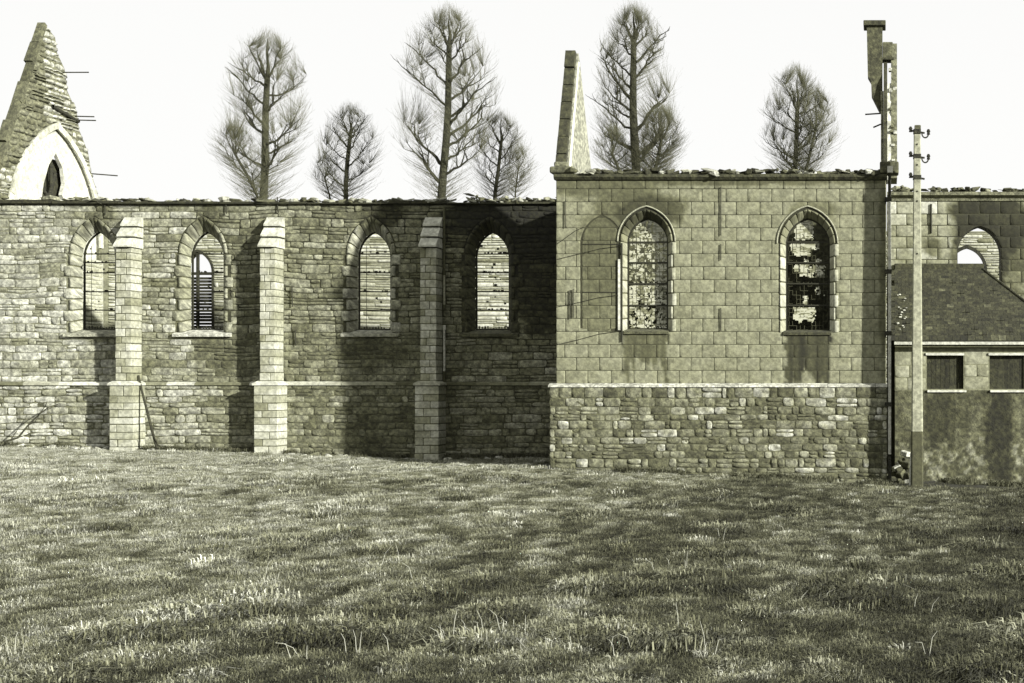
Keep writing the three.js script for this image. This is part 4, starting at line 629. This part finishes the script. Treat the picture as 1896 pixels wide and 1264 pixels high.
// ---------------------------------------------------------------- bare trees behind the church
function tree(name, label, sp) {
  R = rngOf(sp.seed);
  const z = sp.z, s = S(z), X = (x) => PX(x, z), Y = (y) => PY(y, z), gy = ground(X(sp.x), z), t = thing(name, label, 'tree', [X(sp.x), gy, z], 'bare trees behind the church');
  const yb = Y(sp.yb), yt = Y(sp.trunkTop[1]), top = Y(sp.top), trunk = [], rad = [], n = 12;
  const at = (y) => V(mix(X(sp.x), X(sp.trunkTop[0]), clamp((y - yb) / (yt - yb), -0.1, 1)) + Math.sin(y * 0.8 + sp.seed) * 2.2 * s, y, z);
  for (let k = 0; k <= n; k++) { const y = mix(gy - 0.3, yt, k / n); trunk.push(at(y)); rad.push(mix(sp.r0 * 1.25, sp.r1 * 0.85, k / n) * s * (1 + 0.1 * (R() - 0.5))); }
  trunk.push(at(yt).add(V(2 * s, (top - yt) * 0.3, 0)), at(yt).add(V(-1 * s, (top - yt) * 0.62, 1 * s)), at(yt).add(V(1 * s, (top - yt) * 0.9, 0))); rad.push(sp.r1 * s * 0.5, sp.r1 * s * 0.22, 0.01);
  part('trunk', tubeGeo(tube(trunk, rad, 9, { p: [], i: [] })), M.bark, t);
  const tw = { p: [], i: [] }, nodes = []; for (let y = yb - 50 * s; y < yt; y += 9 * s) nodes.push(at(y));
  const c0 = mix(yb, top, sp.fat ?? 0.42), env = (y) => { const q = y > c0 ? (y - c0) / (top - c0) : (c0 - y) / (c0 - yb + 40 * s); return sp.hw * s * Math.sqrt(Math.max(0.02, 1 - Math.pow(q, y > c0 ? 1.6 : 2.4) * (y > c0 ? 1 : 0.6))); };
  const line = (a, b, n, wig, sagUp) => { const L = a.distanceTo(b), o = []; for (let k = 0; k <= n; k++) { const f = k / n, q = a.clone().lerp(b, f), w = Math.sin(f * Math.PI); o.push(q.add(V((k && k < n ? rnd(-wig, wig) * L : 0), -w * sagUp * L + (k && k < n ? rnd(-wig, wig) * L : 0), (k && k < n ? rnd(-wig, wig) * L : 0)))); } return o; };
  const limb = (a, b, r, depth) => {
    const pts = line(a, b, depth ? 4 : 7, 0.032, depth ? 0.02 : rnd(-0.02, 0.12)), n2 = pts.length - 1;
    part('limb', tubeGeo(tube(pts, pts.map((_, k) => mix(r, r * 0.34, k / n2) * (k === n2 ? 1.3 : 1)), 6, { p: [], i: [] })), M.bark, t);
    pts.slice(1).forEach((p) => nodes.push(p));
    if (depth < 2) { const kids = depth ? 2 : 4; for (let k = 0; k < kids; k++) { const o = pts[Math.min(n2, Math.max(1, Math.round(n2 * mix(0.35, 1, (k + 1) / kids))))], ax = at(o.y).x, out = V(o.x - ax, 0, o.z - z).normalize(), L = env(o.y) * rnd(0.22, 0.42) * (depth ? 0.6 : 1); limb(o, o.clone().add(V(out.x * rnd(0.1, 0.8) + rnd(-0.5, 0.5), rnd(0.25, 1), out.z * rnd(0.1, 0.8) + rnd(-0.5, 0.5)).normalize().multiplyScalar(L)), r * 0.5, depth + 1); } }
  };
  const span = yt - yb;
  for (let k = 0; k < sp.limbs; k++) {
    const f = (k + rnd(0.15, 0.85)) / sp.limbs, y = yb + span * mix(sp.low ?? 0.02, 0.98, f), side = k % 2 ? 1 : -1, an = R() < 0.62 ? (side > 0 ? 0 : Math.PI) + rnd(-0.8, 0.8) : rnd(0, 6.28), e = env(y) * rnd(0.38, 0.74), up = e * rnd(0.4, 1.25);
    limb(at(y), V(at(y).x + Math.cos(an) * e, Math.min(top - 6 * s, y + up), z + Math.sin(an) * e), mix(sp.r0, sp.r1, f) * s * rnd(0.26, 0.44), 0);
  }
  for (let k = 0; k < 7; k++) { const a = at(yt - span * 0.02), an = rnd(0, 6.28), h = (top - yt) * rnd(0.4, 0.7); limb(a, a.clone().add(V(Math.cos(an) * h * 0.5, h, Math.sin(an) * h * 0.5)), sp.r1 * s * 0.35, 1); }
  // fine shoots: tips spread evenly through the outer crown, each grown from the nearest wood below it
  const N = Math.round((sp.tips ?? 1100) * 1.75), best = V(0, 0, 0);
  for (let k = 0; k < N; k++) {
    const y = mix(yb - 4 * s, top, Math.pow(R(), 0.8)), an = rnd(0, 6.28), e = env(y) * Math.min(1.1, mix(0.2, 1, Math.sqrt(R())) + rnd(-0.1, 0.1)) * (0.82 + 0.36 * vnoise(Math.cos(an) * 2.2 + 9, y * 0.55 + Math.sin(an) * 2 + sp.seed * 3, sp.seed)), tip = V(at(y).x + Math.cos(an) * e, y, z + Math.sin(an) * e);
    let bd = 1e9; for (const q of nodes) { const dx = tip.x - q.x, dy = tip.y - q.y, dz = tip.z - q.z, h2 = dx * dx + dz * dz, d = h2 + dy * dy * 0.5; if (d < bd && dy > 0.5 * Math.sqrt(h2)) { bd = d; best.copy(q); } }
    const a = best.clone(), L = a.distanceTo(tip); if (bd > 1e8 || L > 70 * s || L < 5 * s) continue;
    const pts = line(a, tip, 4, 0.014, 0.02), r = rnd(0.003, 0.0068) + L * 0.0012;
    tube(pts, pts.map((_, q) => mix(r, 0.0022, q / 4)), 3, tw);
    for (let b = 0; b < 3; b++) { const q = 1 + Math.floor(R() * 3.99), o = pts[q], d = tip.clone().sub(a).normalize().add(V(rnd(-0.5, 0.5), rnd(0, 0.6), rnd(-0.5, 0.5))).normalize(), l = rnd(7, 20) * s, c = o.clone().addScaledVector(d, l * 0.5), f = c.clone().addScaledVector(d.add(V(0, 0.25, 0)).normalize(), l * 0.5); tube([o, c, f], [r * 0.5, r * 0.36, 0.0018], 3, tw); }
  }
  part('twigs', tubeGeo(tw), M.twig, t).userData.kind = 'stuff';
}
tree('pollard_tree', 'tall bare tree rising nearest the pale west gable', { x: 487, yb: 355, trunkTop: [497, 148], top: 62, r0: 9.5, r1: 6, hw: 82, limbs: 11, shoot: 46, z: -24, seed: 11, tips: 1500, fat: 0.5, water: 120 });
tree('pollard_tree_001', 'small leaning bare tree beside the tall tree nearest the west gable', { x: 474, yb: 355, trunkTop: [436, 285], top: 228, r0: 4, r1: 2.6, hw: 48, limbs: 6, shoot: 34, z: -22, seed: 12, tips: 450, fat: 0.4, water: 40, dense: 0.8 });
tree('pollard_tree_002', 'small bare tree standing alone between two tall trees', { x: 641, yb: 352, trunkTop: [650, 252], top: 200, r0: 5.5, r1: 4, hw: 58, limbs: 8, shoot: 36, z: -27, seed: 13, tips: 700, fat: 0.45, water: 50 });
tree('sapling', 'low twiggy sapling by the foot of the lone small tree', { x: 613, yb: 356, trunkTop: [604, 330], top: 288, r0: 2.4, r1: 1.6, hw: 26, limbs: 4, shoot: 30, z: -28, seed: 14, tips: 160, dense: 0.5, water: 14 });
tree('pollard_tree_003', 'tallest bare tree with a thick straight trunk over the nave wall', { x: 820, yb: 355, trunkTop: [834, 84], top: 18, r0: 10, r1: 6, hw: 95, limbs: 15, shoot: 48, z: -24, seed: 15, tips: 1900, fat: 0.42, water: 150 });
tree('pollard_tree_004', 'slim bare tree between the tallest tree and the chapel gable', { x: 917, yb: 352, trunkTop: [926, 268], top: 212, r0: 4.8, r1: 3.6, hw: 52, limbs: 8, shoot: 36, z: -28, seed: 16, tips: 650, fat: 0.4, water: 50 });
tree('sapling_001', 'thin upright sapling just left of the chapel gable', { x: 953, yb: 352, trunkTop: [958, 315], top: 270, r0: 2.2, r1: 1.6, hw: 36, limbs: 4, shoot: 32, z: -29, seed: 17, tips: 260, dense: 0.5, water: 16 });
tree('pollard_tree_005', 'tall bare tree rising directly behind the chapel', { x: 1177, yb: 318, trunkTop: [1172, 75], top: 12, r0: 13, r1: 6, hw: 80, limbs: 14, shoot: 42, z: -22, seed: 18, tips: 1700, fat: 0.48, water: 130 });
tree('bushy_tree', 'dense twiggy low tree to the right of the tall chapel tree', { x: 1213, yb: 320, trunkTop: [1226, 262], top: 200, r0: 5, r1: 3.5, hw: 50, limbs: 9, shoot: 40, z: -20, seed: 19, tips: 900, dense: 1.1, side: 3, water: 60 });
tree('bushy_tree_001', 'low twiggy tree between the chapel gable and the tall chapel tree', { x: 1152, yb: 320, trunkTop: [1136, 285], top: 238, r0: 4, r1: 3, hw: 38, limbs: 6, shoot: 34, z: -20, seed: 20, tips: 420, dense: 0.7, water: 30 });
tree('pollard_tree_006', 'broad bare tree behind the chapel near the chimney', { x: 1474, yb: 322, trunkTop: [1474, 205], top: 128, r0: 8, r1: 4.5, hw: 68, limbs: 10, shoot: 44, z: -23, seed: 21, tips: 1200, fat: 0.4, water: 90 });
tree('sapling_002', 'second stem crowding the broad tree near the chimney', { x: 1490, yb: 322, trunkTop: [1508, 240], top: 165, r0: 4.5, r1: 3, hw: 46, limbs: 7, shoot: 42, z: -22.5, seed: 22, tips: 600, dense: 0.9, water: 40 });

// ---------------------------------------------------------------- grass
{
  R = rngOf(201);
  const tuft = (n, len, spread, flop) => {
    const p = [], c = [], idx = [];
    for (let k = 0; k < n; k++) {
      const a = rnd(0, 6.28), r = Math.sqrt(R()) * spread, x = Math.cos(a) * r, z = Math.sin(a) * r, L = len * rnd(0.55, 1.2), w = rnd(0.0016, 0.0036), b = a + rnd(-1.2, 1.2), f = flop * rnd(0.4, 1.3), o = p.length / 3, fx = Math.cos(b), fz = Math.sin(b), sx = -fz * w, sz = fx * w, l = rnd(0.75, 1.2);
      const h1 = L * 0.55, h2 = L * Math.max(0.12, 1 - f * 0.5), d1 = L * 0.22 * f, d2 = L * 0.75 * f;
      p.push(x - sx, -0.02, z - sz, x + sx, -0.02, z + sz, x + fx * d1 - sx * 0.9, h1, z + fz * d1 - sz * 0.9, x + fx * d1 + sx * 0.9, h1, z + fz * d1 + sz * 0.9, x + fx * d2, h2, z + fz * d2);
      for (let q = 0; q < 5; q++) c.push(l, l, l);
      idx.push(o, o + 1, o + 2, o + 1, o + 3, o + 2, o + 2, o + 3, o + 4);
    }
    const g = new THREE.BufferGeometry(); g.setAttribute('position', new THREE.Float32BufferAttribute(p, 3)); g.setAttribute('color', new THREE.Float32BufferAttribute(c, 3)); g.setIndex(idx); g.computeVertexNormals(); return g;
  };
  const kinds = [tuft(40, 0.055, 0.11, 1.2), tuft(48, 0.05, 0.13, 1.6), tuft(30, 0.075, 0.08, 1.0), tuft(40, 0.065, 0.12, 1.8)], spots = kinds.map(() => []);
  const put = (x, z, k) => {
    const big = fbm(x * 0.6, z * 0.2, 301), mid = fbm(x * 4.2, z * 1.5, 302, 3), fine = vnoise(x * 15, z * 5, 303), dryFade = clamp(0.5 + (big - 0.5) * 0.75 + (mid - 0.5) * 1.25 + (fine - 0.5) * 0.9 - 0.045 * (x + 10)), l = mix(0.04, 0.34, dryFade) * rnd(0.4, 1.6) * (R() < 0.06 ? 1.6 : 1);  // straw patches, plus a rightward darkening painted in like vignetting
    if (x > -9.7 && z < 5.75 + 0.9 * fbm(x, 1, 4) && R() < 0.93) return;
    if (vnoise(x * 6, z * 2.4, 320) < 0.34 && R() < 0.8) return;                    // thin spots where the dark thatch shows
    const clump = sstep(0.6, 0.72, fbm(x * 1.6, z * 0.7, 310));
    spots[k].push([x, ground(x, z), z, rnd(0, 6.28), rnd(0.6, 1.25) * (0.7 + 0.5 * mid + clump * 1.0), l]);
  };
  // density follows the visible ground: thicker near the camera
  for (let k = 0; k < 210000; k++) {
    const u = R(), d = 9 + 36 * Math.pow(u, 1.15), z = DIST - d, x = mix(-0.66, 0.13, R()) * d + rnd(-1.5, 1.5);
    if (z < 0.25 || (x > XC - 0.3 && x < CX1 && z < CZ + 0.25) || (x >= CX1 && z < 3)) continue;
    if (butts.some((b) => x > b.x0 - 0.2 && x < b.x1 + 0.2 && z < 0.85)) continue;
    put(x, z, Math.floor(R() * 4));
  }
  for (let k = 0; k < 5200; k++) { const x = rnd(-28, 4.5), f = x < XC - 0.2 ? 0.14 : x < CX1 ? CZ + 0.24 : 3, z = f + Math.abs(rnd(-0.5, 0.5)) * R(); if (fbm(x * 0.9, 7, 12) < 0.44 || butts.some((b) => x > b.x0 - 0.2 && x < b.x1 + 0.2 && z < 0.85)) continue; spots[2].push([x, ground(x, z), z, rnd(0, 6.28), rnd(1.1, 3), rnd(0.04, 0.18)]); }
  const m4 = new THREE.Matrix4(), q = new THREE.Quaternion(), e = new THREE.Euler();
  spots.forEach((l, k) => {
    const im = new THREE.InstancedMesh(kinds[k], M.grass, l.length); im.name = 'grass' + (k ? '_00' + k : ''); im.castShadow = im.receiveShadow = true;
    l.forEach(([x, y, z, a, s, lum], i) => { m4.compose(V(x, y, z), q.setFromEuler(e.set(rnd(-0.2, 0.2), a, rnd(-0.2, 0.2))), V(s, s * rnd(0.8, 1.2), s)); im.setMatrixAt(i, m4); im.setColorAt(i, new THREE.Color().setRGB(...tone(lum))); });
    im.userData = { kind: 'stuff', label: 'matted pale winter grass covering the pasture', category: 'grass', group: 'pasture grass' }; scene.add(im);
  });
  // dead weed stalks standing in the grass
  const stalks = { p: [], i: [] };
  const stalk = (x, z, n) => { for (let k = 0; k < n; k++) { const a = x + rnd(-0.2, 0.2), b = z + rnd(-0.2, 0.2), y = ground(a, b), h = rnd(0.12, 0.3), dx = rnd(-0.14, 0.14), dz = rnd(-0.08, 0.08); tube([V(a, y - 0.02, b), V(a + dx * 0.4, y + h * 0.6, b + dz * 0.5), V(a + dx, y + h * rnd(0.5, 1), b + dz)], [0.003, 0.0022, 0.0014], 3, stalks); } };
  for (const [px, py, n] of [[835, 1205, 8], [930, 1190, 7], [870, 1215, 4], [1295, 1190, 4], [1290, 1225, 4], [40, 1255, 4], [590, 1245, 4], [1050, 1220, 4], [700, 1235, 3], [1150, 1230, 3]]) { const d = 2.28 / ((py - VY) / F); stalk((px - VX) / F * d, DIST - d, n); }
  for (let k = 0; k < 14; k++) { const d = rnd(11, 20); stalk(mix(-0.62, 0.1, R()) * d, DIST - d, 2); }
  const ws = part('weed_stalks', tubeGeo(stalks), new THREE.MeshStandardMaterial({ color: col(0.38), roughness: 0.8 }), scene); ws.userData = { kind: 'stuff', label: 'pale dead weed stalks scattered through the grass', category: 'weeds' };
}
renderer.render(scene, camera);
